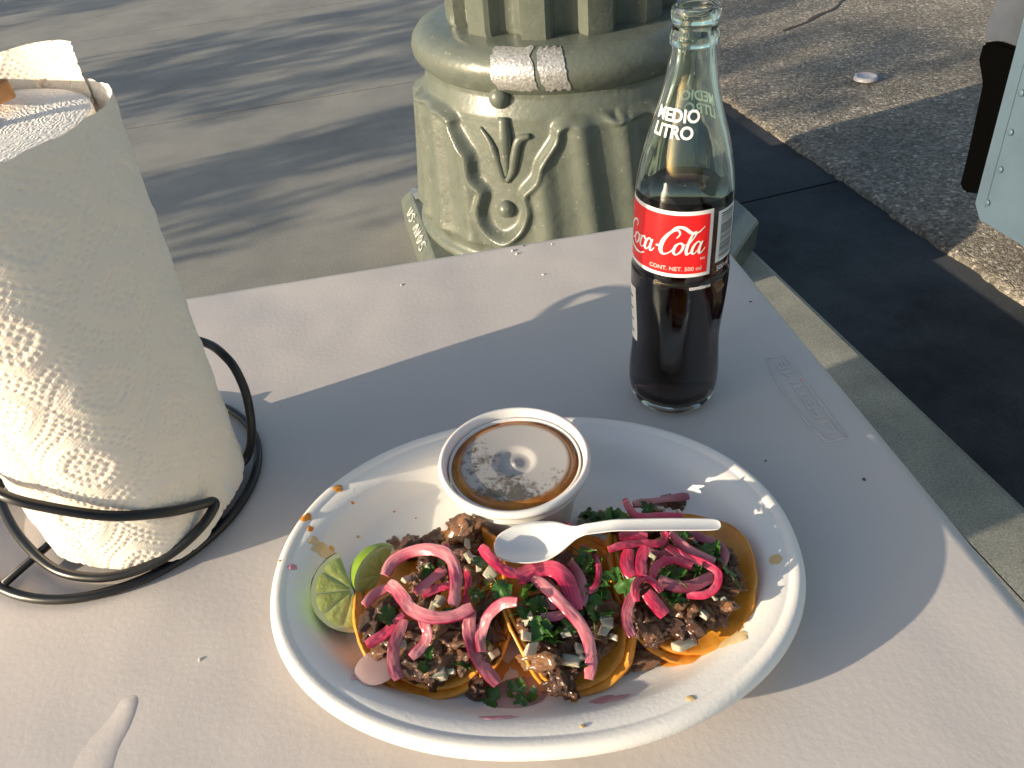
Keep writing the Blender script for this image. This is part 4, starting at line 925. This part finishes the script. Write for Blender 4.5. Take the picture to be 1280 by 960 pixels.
# ---- diced raw onion
M['onion_w'] = mat('raw_onion', (0.66, 0.62, 0.50), 0.2, col2=(0.52, 0.50, 0.37), vscale=140, Subsurface_Weight=0.5, Subsurface_Scale=0.004, Transmission_Weight=0.3)
def dice(seed):
    r_ = random.Random(seed); bm = box_bm(1.0, r_.uniform(.55, .9), r_.uniform(.3, .5), 0.1, 2)
    for v in bm.verts:
        n_ = noise.noise_vector(v.co * 1.1 + Vector((seed * 5, 0, 0))); v.co += n_ * 0.36; v.co.z += 0.18 * v.co.x * v.co.x
    me = bpy.data.meshes.new('onion_dice'); bm.to_mesh(me); bm.free(); me.polygons.foreach_set('use_smooth', [True] * len(me.polygons)); me.materials.append(M['onion_w']); return me
DICE = [dice(i) for i in range(5)]
def put_dice(px, py, s, dz=0.004, label=None, group=None):
    i = which(px); inst('onion_dice', rng.choice(DICE), rest(px, py, dz), s * .78 / 1000, (rng.uniform(-.7, .7), rng.uniform(-.7, .7), rng.uniform(0, 6.3)), label or 'pale square of raw onion in ' + PLACE[i], 'onion', group or 'diced onion in ' + PLACE[i])
for f, L_ in ((z2, ((440, 265, 9), (330, 310, 8), (620, 215, 10), (715, 285, 9), (730, 660, 8), (470, 735, 9), (490, 760, 7), (480, 415, 9), (605, 150, 8), (660, 250, 7), (530, 740, 6), (640, 390, 7), (300, 610, 6), (450, 440, 7))),
              (z3, ((300, 495, 10), (305, 630, 9), (495, 690, 11), (530, 680, 9), (285, 570, 7), (188, 370, 7), (660, 510, 8), (540, 640, 8), (470, 560, 7), (600, 430, 6), (345, 400, 6), (690, 580, 6), (40, 215, 8), (550, 55, 8))),
              (z4, ((590, 625, 6), (385, 132, 7), (640, 545, 5), (630, 490, 5), (475, 150, 6), (680, 550, 4), (20, 210, 7), (150, 160, 6), (560, 275, 6), (350, 350, 6), (130, 700, 7), (140, 640, 7)))):
    for x, y, s in L_: put_dice(*f(x, y), s)
put_dice(*z4(495, 762), 13, .006, 'largest white onion square leaning on the tortilla edge by the sauce smear', 'diced onion on the tortilla edge')

# ---- cilantro
M['cil'] = mat('cilantro', (0.055, 0.15, 0.018), 0.38, col2=(0.025, 0.085, 0.010), vscale=160, Subsurface_Weight=0.1, Subsurface_Scale=0.001)
def leaf(seed):
    r_ = random.Random(seed); V = []; nl = 3 if seed % 2 else 5; m_ = nl * 8; rings = 4
    for j in range(rings + 1):
        s = j / rings
        for k in range(m_):
            a = 2 * PI * k / m_; lob = 0.62 + 0.38 * abs(math.cos(a * nl / 2)) ** .6 + 0.10 * math.cos(a * nl * 3)
            stretch = 1.25 if math.cos(a) > 0 else .8
            x = s * lob * math.cos(a) * stretch; y = s * lob * math.sin(a)
            z = 0.30 * noise.noise(Vector((x * 1.6, y * 1.6, seed * 3.1))) + 0.22 * x * x * (1 if seed % 3 else -1) + .12 * abs(y)
            V.append((x, y, z))
    F = grid_faces(m_, rings + 1, True)
    st = tube([Vector((-.2, 0, 0)), Vector((-.9, .1, -.12)), Vector((-1.6, .0, -.3))], .055, 5); n0 = len(V); V += [tuple(v) for v in st[0]]; F += [tuple(i + n0 for i in f) for f in st[1]]
    me = bpy.data.meshes.new('cilantro_leaf'); me.from_pydata(V, [], F); me.polygons.foreach_set('use_smooth', [True] * len(F)); me.materials.append(M['cil']); return me
LEAF = [leaf(i) for i in range(6)]
def put_leaf(px, py, s, dz=0.006, label=None, group=None):
    i = which(px); inst('cilantro_leaf', rng.choice(LEAF), rest(px, py, dz), s / 1000, (rng.uniform(-.7, .9), rng.uniform(-.7, .7), rng.uniform(0, 6.3)), label or 'chopped green cilantro leaf in ' + PLACE[i], 'cilantro', group or 'cilantro in ' + PLACE[i])
for f, L_ in ((z2, ((500, 250, 5.5), (415, 300, 5), (430, 715, 6), (245, 480, 6), (590, 700, 5), (665, 235, 6), (735, 330, 7), (760, 355, 6), (430, 270, 4), (420, 640, 4), (640, 370, 5), (510, 470, 4), (700, 600, 4))),
              (z3, ((330, 340, 7), (290, 360, 6), (320, 420, 7), (350, 525, 7), (420, 560, 7), (490, 515, 6), (600, 470, 6), (655, 470, 5), (560, 215, 8), (610, 380, 7), (580, 420, 6), (690, 25, 7), (640, 30, 6), (590, 15, 6), (310, 300, 5), (640, 330, 5), (545, 700, 4), (345, 425, 5), (270, 470, 5), (590, 250, 7), (560, 270, 6), (630, 290, 6), (380, 540, 6), (410, 590, 4), (520, 470, 5), (480, 450, 5), (600, 350, 6))),
              (z4, ((460, 440, 7), (400, 430, 6), (700, 420, 7), (420, 530, 6), (450, 545, 5), (620, 330, 7), (170, 180, 7), (45, 160, 6), (120, 195, 6), (560, 400, 6), (480, 300, 7), (235, 490, 7), (640, 320, 6), (570, 410, 6), (330, 135, 5), (210, 170, 6), (180, 440, 5), (470, 530, 5), (595, 345, 6), (90, 380, 7), (500, 240, 5)))):
    for x, y, s in L_: put_leaf(*f(x, y), s)
for i_, (x, y, s) in enumerate(((705, 848, 7), (840, 822, 6), (905, 850, 4), (855, 870, 4))):
    put_leaf(*z2(x, y), s, .003, 'cilantro leaf stuck to the plate in front of the tacos', 'cilantro on the plate')

# ---- pickled red onion strips
def onion_mat(name, pale, mid, deep):
    m = mat(name, mid, 0.3, bump=0.25, bscale=260, bdist=0.0008, Subsurface_Weight=0.4, Subsurface_Scale=0.003, Coat_Weight=0.15, Coat_Roughness=0.25); nt = m.node_tree; N = nt.nodes; L = nt.links; p = N['Principled BSDF']
    at_ = N.new('ShaderNodeAttribute'); at_.attribute_name = 'band'; n = N.new('ShaderNodeTexNoise'); n.inputs['Scale'].default_value = 90; n.inputs['Detail'].default_value = 4; tc = N.new('ShaderNodeTexCoord')
    ad = N.new('ShaderNodeMath'); ad.operation = 'MULTIPLY_ADD'; ad.inputs[1].default_value = 0.45; su = N.new('ShaderNodeMath'); su.operation = 'SUBTRACT'; su.inputs[1].default_value = 0.22
    r = ramp(N, [(0.08, pale), (0.45, mid), (0.95, deep)])
    L.new(tc.outputs['Object'], n.inputs['Vector']); L.new(n.outputs['Fac'], ad.inputs[0]); L.new(at_.outputs['Fac'], ad.inputs[2]); L.new(ad.outputs[0], su.inputs[0]); L.new(su.outputs[0], r.inputs['Fac']); L.new(r.outputs[0], p.inputs['Base Color'])
    return m
ONM = [onion_mat('pickled_onion_pale', (0.66, 0.27, 0.30), (0.48, 0.08, 0.14), (0.22, 0.005, 0.035)),
       onion_mat('pickled_onion_pink', (0.66, 0.13, 0.20), (0.50, 0.025, 0.085), (0.26, 0.003, 0.03)),
       onion_mat('pickled_onion_purple', (0.46, 0.18, 0.21), (0.30, 0.05, 0.09), (0.13, 0.006, 0.03))]
def strip(f, pts, wz, dz, mi, twist=0.3, ends=None, label=None, bow=0.22):
    """pts in a zoomed picture; the strip lies on the filling, dz above it"""
    px = [f(*p) for p in pts]
    dzs = dz if isinstance(dz, (list, tuple)) else [dz] * len(px)
    P = [rest(x, y, d) for (x, y), d in zip(px, dzs)]
    # even out the heights so that the strip bends smoothly
    Z_ = [p.z for p in P]; Zs = [max(Z_[i], sum(Z_[max(0, i - 1):i + 2]) / len(Z_[max(0, i - 1):i + 2])) for i in range(len(Z_))]
    P = [at(x, y, z) for (x, y), z in zip(px, Zs)]
    C = catmull(P, 8); n = len(C); W = wz / 3.692 / 2.05 / 1000 / 2 * 0.88; th = 0.0005; bow = bow * (0.5 + 0.5 * math.sin(wz * 1.7 + mi * 2))
    sec = []
    SS = [-1, -.95, -.8, -.62, -.45, -.27, -.1, .08, .25, .42, .6, .76, .88, .97, 1]
    sec = [(s, 1) for s in SS] + [(s, -1) for s in SS[::-1]]
    V = []; band = []
    for i, p in enumerate(C):
        t = (C[min(i + 1, n - 1)] - C[max(i - 1, 0)]).normalized(); view = (Vector(CAM) - p).normalized()
        nn = (Vector((0, 0, .55)) + view * .75); nn = (nn - t * nn.dot(t)).normalized()
        tw = twist * math.sin(PI * 1.6 * i / n + mi) + 0.16 * math.sin(i * .31 + wz)
        nn = (Matrix.Rotation(tw, 3, t) @ nn); sd_ = t.cross(nn)
        taper = min(1, 0.78 + i / 14, 0.78 + (n - 1 - i) / 14) * (1 + 0.10 * noise.noise(Vector((i * .16, wz, mi))))
        for s, u in sec:
            edge = 1.0 if abs(s) < .95 else .72
            V.append(p + sd_ * (s * W * taper) + nn * (u * th * edge - bow * W * s * s + 0.0004 * noise.noise(Vector((i * .4, s * 2, wz)))))
            streak = 0.17 * math.sin(s * 15 + wz + .05 * i) * (.6 + .4 * math.sin(i * .21 + s * 3))
            band.append((0.02 + 0.17 * (s + 1) if s < .8 else 0.45 if s < .9 else 0.85 if s < .99 else 1.05) + streak + (0, .12, .05)[mi] + 0.22 * noise.noise(Vector((i * .11, wz, 2))))
    m_ = len(sec); F = grid_faces(m_, n, True); F.append(tuple(range(m_))[::-1]); F.append(tuple(range((n - 1) * m_, n * m_)))
    i_ = which(px[len(px) // 2][0])
    o = mesh('pickled_onion_strip', V, F, ONM[mi], loc=tuple(P[0])); nfix(o)
    a_ = o.data.attributes.new('band', 'FLOAT', 'POINT'); a_.data.foreach_set('value', band); sharp(o, 50)
    tag(o, label or ('short ' if (C[0] - C[-1]).length < .022 else 'long ') + ('pale pink', 'bright magenta', 'dusky purple')[mi] + ' pickled onion strip on ' + PLACE[i_], 'pickled onion', 'pickled onion on ' + PLACE[i_])
S = strip
S(z2, [(600, 260), (612, 330), (598, 425)], 34, .004, 1)
S(z2, [(510, 145), (505, 190)], 30, .006, 1)
S(z2, [(400, 385), (470, 352), (525, 340)], 42, .003, 1)
S(z2, [(130, 430), (185, 375), (245, 345)], 50, .004, 0)
S(z2, [(505, 260), (440, 310), (365, 375)], 48, .007, 0)
S(z2, [(140, 615), (210, 572), (265, 525), (315, 475)], 50, .006, 1, label='deep magenta onion strip slanting below the cut lime wedge')
S(z2, [(315, 495), (282, 570), (266, 640), (268, 710), (290, 772)], 58, [.009, .009, .008, .005, .003], 2)
S(z2, [(395, 495), (420, 555), (402, 612), (345, 672)], 50, [.010, .009, .008, .006], 0)
S(z2, [(620, 450), (613, 530), (630, 620), (680, 715), (745, 795)], 62, [.012, .010, .007, .006, .004], 2, label='dusky purple onion strip hanging off the taco next to the lime wedges')
S(z2, [(225, 290), (262, 230), (345, 185), (445, 172), (520, 205), (552, 285), (550, 370), (540, 432)], 60, [.008, .010, .012, .014, .015, .014, .011, .007], 0, .25, label='wide arched pink onion strip crowning the taco next to the lime wedges')
S(z2, [(235, 335), (270, 350), (310, 400), (355, 455), (450, 487), (550, 478), (630, 440)], 62, [.010, .013, .016, .014, .015, .015, .013], 0, .25)
S(z2, [(835, 412), (765, 422), (700, 480), (668, 565), (672, 645)], 52, [.014, .013, .010, .007, .005], 0, .15, label='pale pink onion strip bridging two tacos over the folded tortilla edges')
# middle taco
S(z3, [(340, 290), (395, 330), (430, 380)], 40, .004, 2)
S(z3, [(370, 395), (395, 425), (430, 440)], 44, .005, 0)
S(z3, [(355, 488), (420, 482), (475, 462)], 46, .006, 0)
S(z3, [(490, 230), (535, 300), (552, 370), (545, 430)], 46, .007, 0)
S(z3, [(540, 155), (598, 200), (622, 265), (612, 335), (572, 372)], 30, .008, 1)
S(z3, [(75, 160), (125, 215), (180, 262), (245, 288)], 52, .011, 1)
S(z3, [(245, 305), (310, 275), (390, 262), (455, 290), (492, 360), (515, 455)], 84, [.008, .010, .013, .014, .012, .008], 1, .12, label='broad bright magenta onion strip just below the spoon bowl')
S(z3, [(320, 300), (400, 370), (470, 440), (530, 510), (572, 590), (588, 680), (575, 772)], 56, [.008, .013, .014, .013, .011, .008, .004], 0, .1, label='long pink onion strip running down the front of the middle taco')
S(z3, [(365, 95), (415, 65), (470, 62), (498, 85), (480, 105), (430, 98)], 34, [.008, .010, .012, .012, .010, .009], 1, label='rolled magenta onion curl between the salsa cup and the spoon')
# right taco
S(z4, [(330, 330), (380, 345), (440, 330)], 44, .004, 2)
S(z4, [(300, 180), (340, 200), (420, 215), (500, 230)], 50, .003, 1)
S(z4, [(200, 260), (260, 255), (330, 260)], 46, .005, 1)
S(z4, [(265, 112), (360, 96), (450, 82), (522, 74)], 46, .010, 2, label='dull purple onion strip at the back edge of the plate beyond the spoon handle')
S(z4, [(225, 88), (245, 130), (290, 168), (385, 165), (492, 165)], 38, .009, 1)
S(z4, [(520, 240), (582, 268), (650, 292), (686, 342), (668, 405)], 46, .006, 2)
S(z4, [(430, 245), (500, 308), (570, 348), (642, 376)], 46, .009, 0)
S(z4, [(262, 525), (235, 600), (238, 670), (262, 722)], 48, .006, 2)
S(z4, [(380, 460), (450, 488), (540, 488), (640, 438)], 60, .008, 2)
S(z4, [(510, 532), (592, 530), (646, 494), (656, 430), (600, 388), (500, 350), (420, 308)], 38, [.008, .009, .010, .011, .011, .010, .008], 1)
S(z4, [(352, 445), (378, 392), (450, 370), (535, 402)], 42, .010, 1)
S(z4, [(240, 320), (236, 390), (262, 445)], 66, .010, 1)
S(z4, [(150, 322), (220, 300), (300, 292), (385, 292), (414, 262), (400, 238)], 38, .012, 1)
S(z4, [(322, 305), (300, 370), (302, 440)], 54, .015, 1)
S(z4, [(282, 560), (272, 495), (305, 450), (355, 468), (395, 515)], 36, .015, 1)
S(z4, [(325, 520), (370, 572), (412, 625)], 66, [.012, .011, .008], 1, label='flat bright pink onion tip pointing at the meat under the spoon handle')
# thin translucent slices on the plate
M['slice'] = mat('translucent_onion_slice', (0.78, 0.58, 0.56), 0.15, Transmission_Weight=0.55, IOR=1.33, Subsurface_Weight=0.2, Subsurface_Scale=0.003)
def slice_(px, py, rx, ry, rot, label):
    c = rest(px, py, .0012); V = []; na, nr = 28, 6
    for top in (1, 0):
        for j in range(nr):
            for k in range(na):
                a = 2 * PI * k / na; s = (j + .02) / (nr - 1); x = rx * s * math.cos(a) * (1 + .08 * noise.noise(Vector((math.cos(a), math.sin(a), px)))); y = ry * s * math.sin(a)
                p = Vector((c.x + x * math.cos(rot) - y * math.sin(rot), c.y + x * math.sin(rot) + y * math.cos(rot), 0)); V.append((p.x, p.y, max(plate_z(p), c.z - .0012) + .0004 + (.0014 * (1 - s ** 4) if top else -.0002)))
    F = grid_faces(na, nr, True, True); F += [tuple(i + na * nr for i in f[::-1]) for f in F]
    o = mesh('onion_slice', V, F, M['slice'], loc=tuple(c)); nfix(o); tag(o, label, 'onion')
slice_(472, 832, .0125, .0105, .3, 'thin translucent pink onion slice on the plate under the first taco edge')
slice_(648, 866, .0165, .0095, .1, 'thin clear onion slice with cilantro lying flat on the plate')

# ------------------------------------------------------------ lime wedges
M['rind'] = mat('lime_rind', (0.22, 0.34, 0.03), 0.3, col2=(0.14, 0.24, 0.02), vscale=60, bump=0.3, bscale=500, bdist=0.0005)
M['pith'] = mat('lime_pith', (0.60, 0.62, 0.34), 0.4, Subsurface_Weight=0.3, Subsurface_Scale=0.003)
M['pulp'] = mat('lime_pulp', (0.52, 0.56, 0.19), 0.16, col2=(0.41, 0.46, 0.12), vscale=220, bump=0.5, bscale=300, bdist=0.0008, Subsurface_Weight=0.4, Subsurface_Scale=0.004)
def lime(A, B, f1, n1, ang, label):
    c = (A + B) / 2; e1 = (B - A).normalized(); r = (B - A).length / 2
    f1 = (f1 - e1 * f1.dot(e1)).normalized(); n1 = (n1 - e1 * n1.dot(e1) - f1 * n1.dot(f1)).normalized()
    tc_ = (Vector(CAM) - c).normalized()
    for _ in range(14):                                             # slide towards the eye until the wedge clears the plate
        low = min((q.z - plate_z(q)) for q in (c + ((f1 * math.cos(al) - n1 * math.sin(al)) * math.cos(b) + e1 * math.sin(b)) * r for al in np.linspace(0, ang, 8) for b in np.linspace(-1.57, 1.57, 13)))
        if low > -0.0012: break
        c = c + tc_ * 0.0015; r *= 0.996
    t = thing('lime_wedge', c, label, 'lime', 'lime wedges on the plate')
    V = []; nu, nv = 24, 33
    for j in range(nu):
        al = ang * j / (nu - 1); f = f1 * math.cos(al) - n1 * math.sin(al)
        for k in range(nv):
            b = -PI / 2 + PI * k / (nv - 1); bump_ = 1 + 0.02 * noise.noise((f * math.cos(b) + e1 * math.sin(b)) * 3)
            V.append(c + (f * math.cos(b) + e1 * math.sin(b)) * r * bump_)
    o = mesh('rind', V, grid_faces(nv, nu), M['rind'], t); nfix(o)
    for side in (0, 1):
        f = f1 if side == 0 else f1 * math.cos(ang) - n1 * math.sin(ang); nn = n1 if side == 0 else (-f1 * math.sin(ang) - n1 * math.cos(ang))
        V = [c]; V += [c + (f * math.cos(b) + e1 * math.sin(b)) * r * .99 + nn * .0001 for b in np.linspace(-PI / 2, PI / 2, 41)]
        mesh('pith', V, [(0, i, i + 1) for i in range(1, 41)], M['pith'], t)
        for s in range(5):
            b0 = -PI / 2 + PI * s / 5 + .02; b1 = -PI / 2 + PI * (s + 1) / 5 - .02; V = []; m_ = 9; rr_ = [.09, .16, .3, .5, .7, .83, .89]
            for rr in rr_:
                for k in range(m_):
                    q = k / (m_ - 1); pinch = 0.5 + (q - .5) * (1 - 0.45 * math.exp(-rr * 9)); b = b0 + (b1 - b0) * pinch
                    lim = 1 - 0.05 * (2 * q - 1) ** 4 if rr > .8 else 1
                    edge = min(1, 4 * min(q, 1 - q), 5 * (rr - .09), 6 * (.89 - rr)); 
                    V.append(c + (f * math.cos(b) + e1 * math.sin(b)) * r * rr * lim + nn * (.0002 + .0005 * max(edge, 0) ** .6))
            g = mesh('segment', V, grid_faces(m_, len(rr_)), M['pulp'], t)
    return t
view = lambda p: (Vector(CAM) - p).normalized()
A = at(460, 787, TZ + .0095); B = at(423, 690, TZ + .034); e1 = (B - A).normalized(); C_ = view((A + B) / 2); Lf = e1.cross(C_)
if Lf.x > 0: Lf = -Lf
lime(A, B, Lf + C_ * 0.10, C_ - Lf * .1, R(52), 'lime wedge with its round cut face turned up at the plate edge')
A = at(461, 754, TZ + .0125); B = at(492, 682, TZ + .036); e1 = (B - A).normalized(); C_ = view((A + B) / 2); Lf = e1.cross(C_)
if Lf.x > 0: Lf = -Lf
lime(A, B, Lf * .74 + C_ * .67, C_ * .74 - Lf * .67, R(75), 'lime wedge with green rind showing, tucked between the other wedge and the taco')
# ------------------------------------------------------------ trees up the pavement whose shade falls across the slabs
M['bark'] = mat('bark', (0.16, 0.11, 0.075), 0.9, col2=(0.09, 0.06, 0.04), vscale=20, bump=0.6, bscale=50, bdist=0.01)
M['foliage'] = mat('foliage', (0.06, 0.11, 0.03), 0.5, col2=(0.04, 0.075, 0.02), vscale=4)
az = Vector((math.cos(SUN_AZ), math.sin(SUN_AZ), 0)); pw = Vector((-math.sin(SUN_AZ), math.cos(SUN_AZ), 0)); TE = math.tan(SUN_EL)
def tree(D, wc, spread, zc, zh, n, seed, label, clusters):
    r_ = random.Random(seed)
    base = az * (-D) + pw * wc
    t = thing('street_tree', base, label, 'tree', 'street trees along the pavement')
    top = base + Vector((0, 0, zc))
    pts = [base, base + Vector((.03, .02, zc * .35)), base + Vector((-.02, .03, zc * .7)), top]
    V, F = tube(catmull(pts, 5), [float(x) for x in np.linspace(.075, .03, 16)], 10)
    for k in range(9):
        a = k * 2.4; s = pts[2].lerp(top, r_.random()); e = top + pw * (r_.uniform(-.9, .9) * spread) + az * r_.uniform(-.5, .5) + Vector((0, 0, r_.uniform(-.5, .9) * zh))
        v2, f2 = tube([s, s.lerp(e, .5) + Vector((0, 0, .08)), e], [.022, .014, .006], 6); o_ = len(V); V = V + v2; F = F + [tuple(i + o_ for i in f) for f in f2]
    mesh('trunk', V, F, M['bark'], t)
    V = []; F = []; cl = []
    for i in range(n // 22):
        cw_, cz_, sw_, sz_ = clusters[i % len(clusters)]
        cl.append((cw_ + r_.uniform(-1, 1) * sw_, r_.uniform(-.45, .45), cz_ + r_.uniform(-1, 1) * sz_))
    for i in range(n):
        q = cl[i % len(cl)]
        c = base + pw * (q[0] + r_.gauss(0, .055)) + az * (q[1] + r_.gauss(0, .10)) + Vector((0, 0, q[2] + r_.gauss(0, .032)))
        L_ = r_.uniform(.05, .10); W_ = L_ * r_.uniform(.3, .45)
        d = Vector((r_.gauss(0, 1), r_.gauss(0, 1), r_.gauss(0, .6))).normalized(); s = d.cross(Vector((r_.gauss(0, 1), r_.gauss(0, 1), r_.gauss(0, 1)))).normalized(); nn = d.cross(s)
        o_ = len(V); V += [c - d * L_ * .5, c + s * W_ * .5 + nn * W_ * .12, c + d * L_ * .5, c - s * W_ * .5 + nn * W_ * .12]; F += [(o_, o_ + 1, o_ + 2), (o_, o_ + 2, o_ + 3)]
    mesh('crown', V, F, M['foliage'], t, False)
# shade wanted at w (across the light) on the ground
tree(4.9, 2.9, .6, 1.2, .55, 2900, 11, 'small leafy street tree standing up the pavement away from the table', [(.0, 1.2, .46, .6), (-.1, 1.25, .36, .5), (.2, 1.3, .28, .55)])
tree(5.6, 4.45, .9, 1.35, .6, 4600, 12, 'leafy street tree next to the smallest tree along the pavement', [(0, 1.36, .80, .6), (-.25, 1.4, .5, .6), (.3, 1.4, .5, .6)])
tree(6.6, 7.4, 1.1, 1.6, .7, 4600, 13, 'broad leafy street tree farthest up the pavement', [(0, 1.6, .85, .7), (.2, 1.7, .6, .7), (-.2, 1.5, .6, .7)])

# ------------------------------------------------------------ added tote under the table, out of view, put there to shade the kerb strip
M['tote'] = mat('shade_tote_grey', (0.10, 0.12, 0.14), 0.5)
def tote():
    c = Vector((-0.86, 0.50, 0)); t = thing('added_shade_tote', c, 'added dark lidded tote, out of view under the table to shade the kerb', 'tote')
    ax_ = pw; ay_ = az
    def bx(nm, sx, sy, z0, z1, bev):
        bm = box_bm(sx, sy, z1 - z0, bev, 2)
        for v in bm.verts: v.co = c + ay_ * v.co.x + ax_ * v.co.y + Vector((0, 0, (z0 + z1) / 2 + v.co.z))
        return from_bm(nm, bm, M['tote'], t, False)
    bx('bin', .34, .47, 0, .44, .015); bx('lid', .37, .50, .43, .47, .012); bx('rim', .36, .49, .38, .40, .004)
tote()
# salsa speck on the table
c = at(1002, 475, TZ); Vt, Ft = lathe((c.x, c.y), [(.0013, TZ), (.0011, TZ + .0005), (.0003, TZ + .0007)], 12, False, True)
tag(mesh('salsa_drop', Vt, Ft, M['juice_p'], loc=tuple(c)), 'tiny red salsa drop on the moulded table plaque', 'drop')

# crumbs scattered over the table top
M['crumb'] = mat('pale_crumb', (0.75, 0.72, 0.66), 0.6); M['crumb_d'] = mat('dark_crumb', (0.10, 0.05, 0.025), 0.6)
rc = random.Random(21)
for px, py, s, k in ((641, 313, 1.5, 0), (646, 317, 1.2, 0), (655, 307, .8, 1), (679, 343, 1.0, 0), (502, 356, 1.0, 0), (690, 305, .8, 0), (1080, 599, 1.0, 1), (938, 377, .8, 1), (957, 576, .6, 1), (250, 824, .9, 0)):
    bm = bmesh.new(); bmesh.ops.create_icosphere(bm, subdivisions=2, radius=s / 1000)
    for v in bm.verts: v.co = Vector((v.co.x * 1.5, v.co.y, v.co.z * .6)) * (1 + .5 * noise.noise(v.co * 1500 + Vector((px, 0, 0))))
    a = rc.uniform(0, 6); c = at(px, py, TZ + s * .0004)
    for v in bm.verts: v.co = c + Matrix.Rotation(a, 3, 'Z') @ v.co
    tag(from_bm('crumb', bm, M['crumb_d' if k else 'crumb'], loc=tuple(c)), 'tiny dark speck of food on the bare table top' if k else 'tiny pale crumb on the bare table top', 'crumb', 'dark specks on the table' if k else 'pale crumbs on the table')
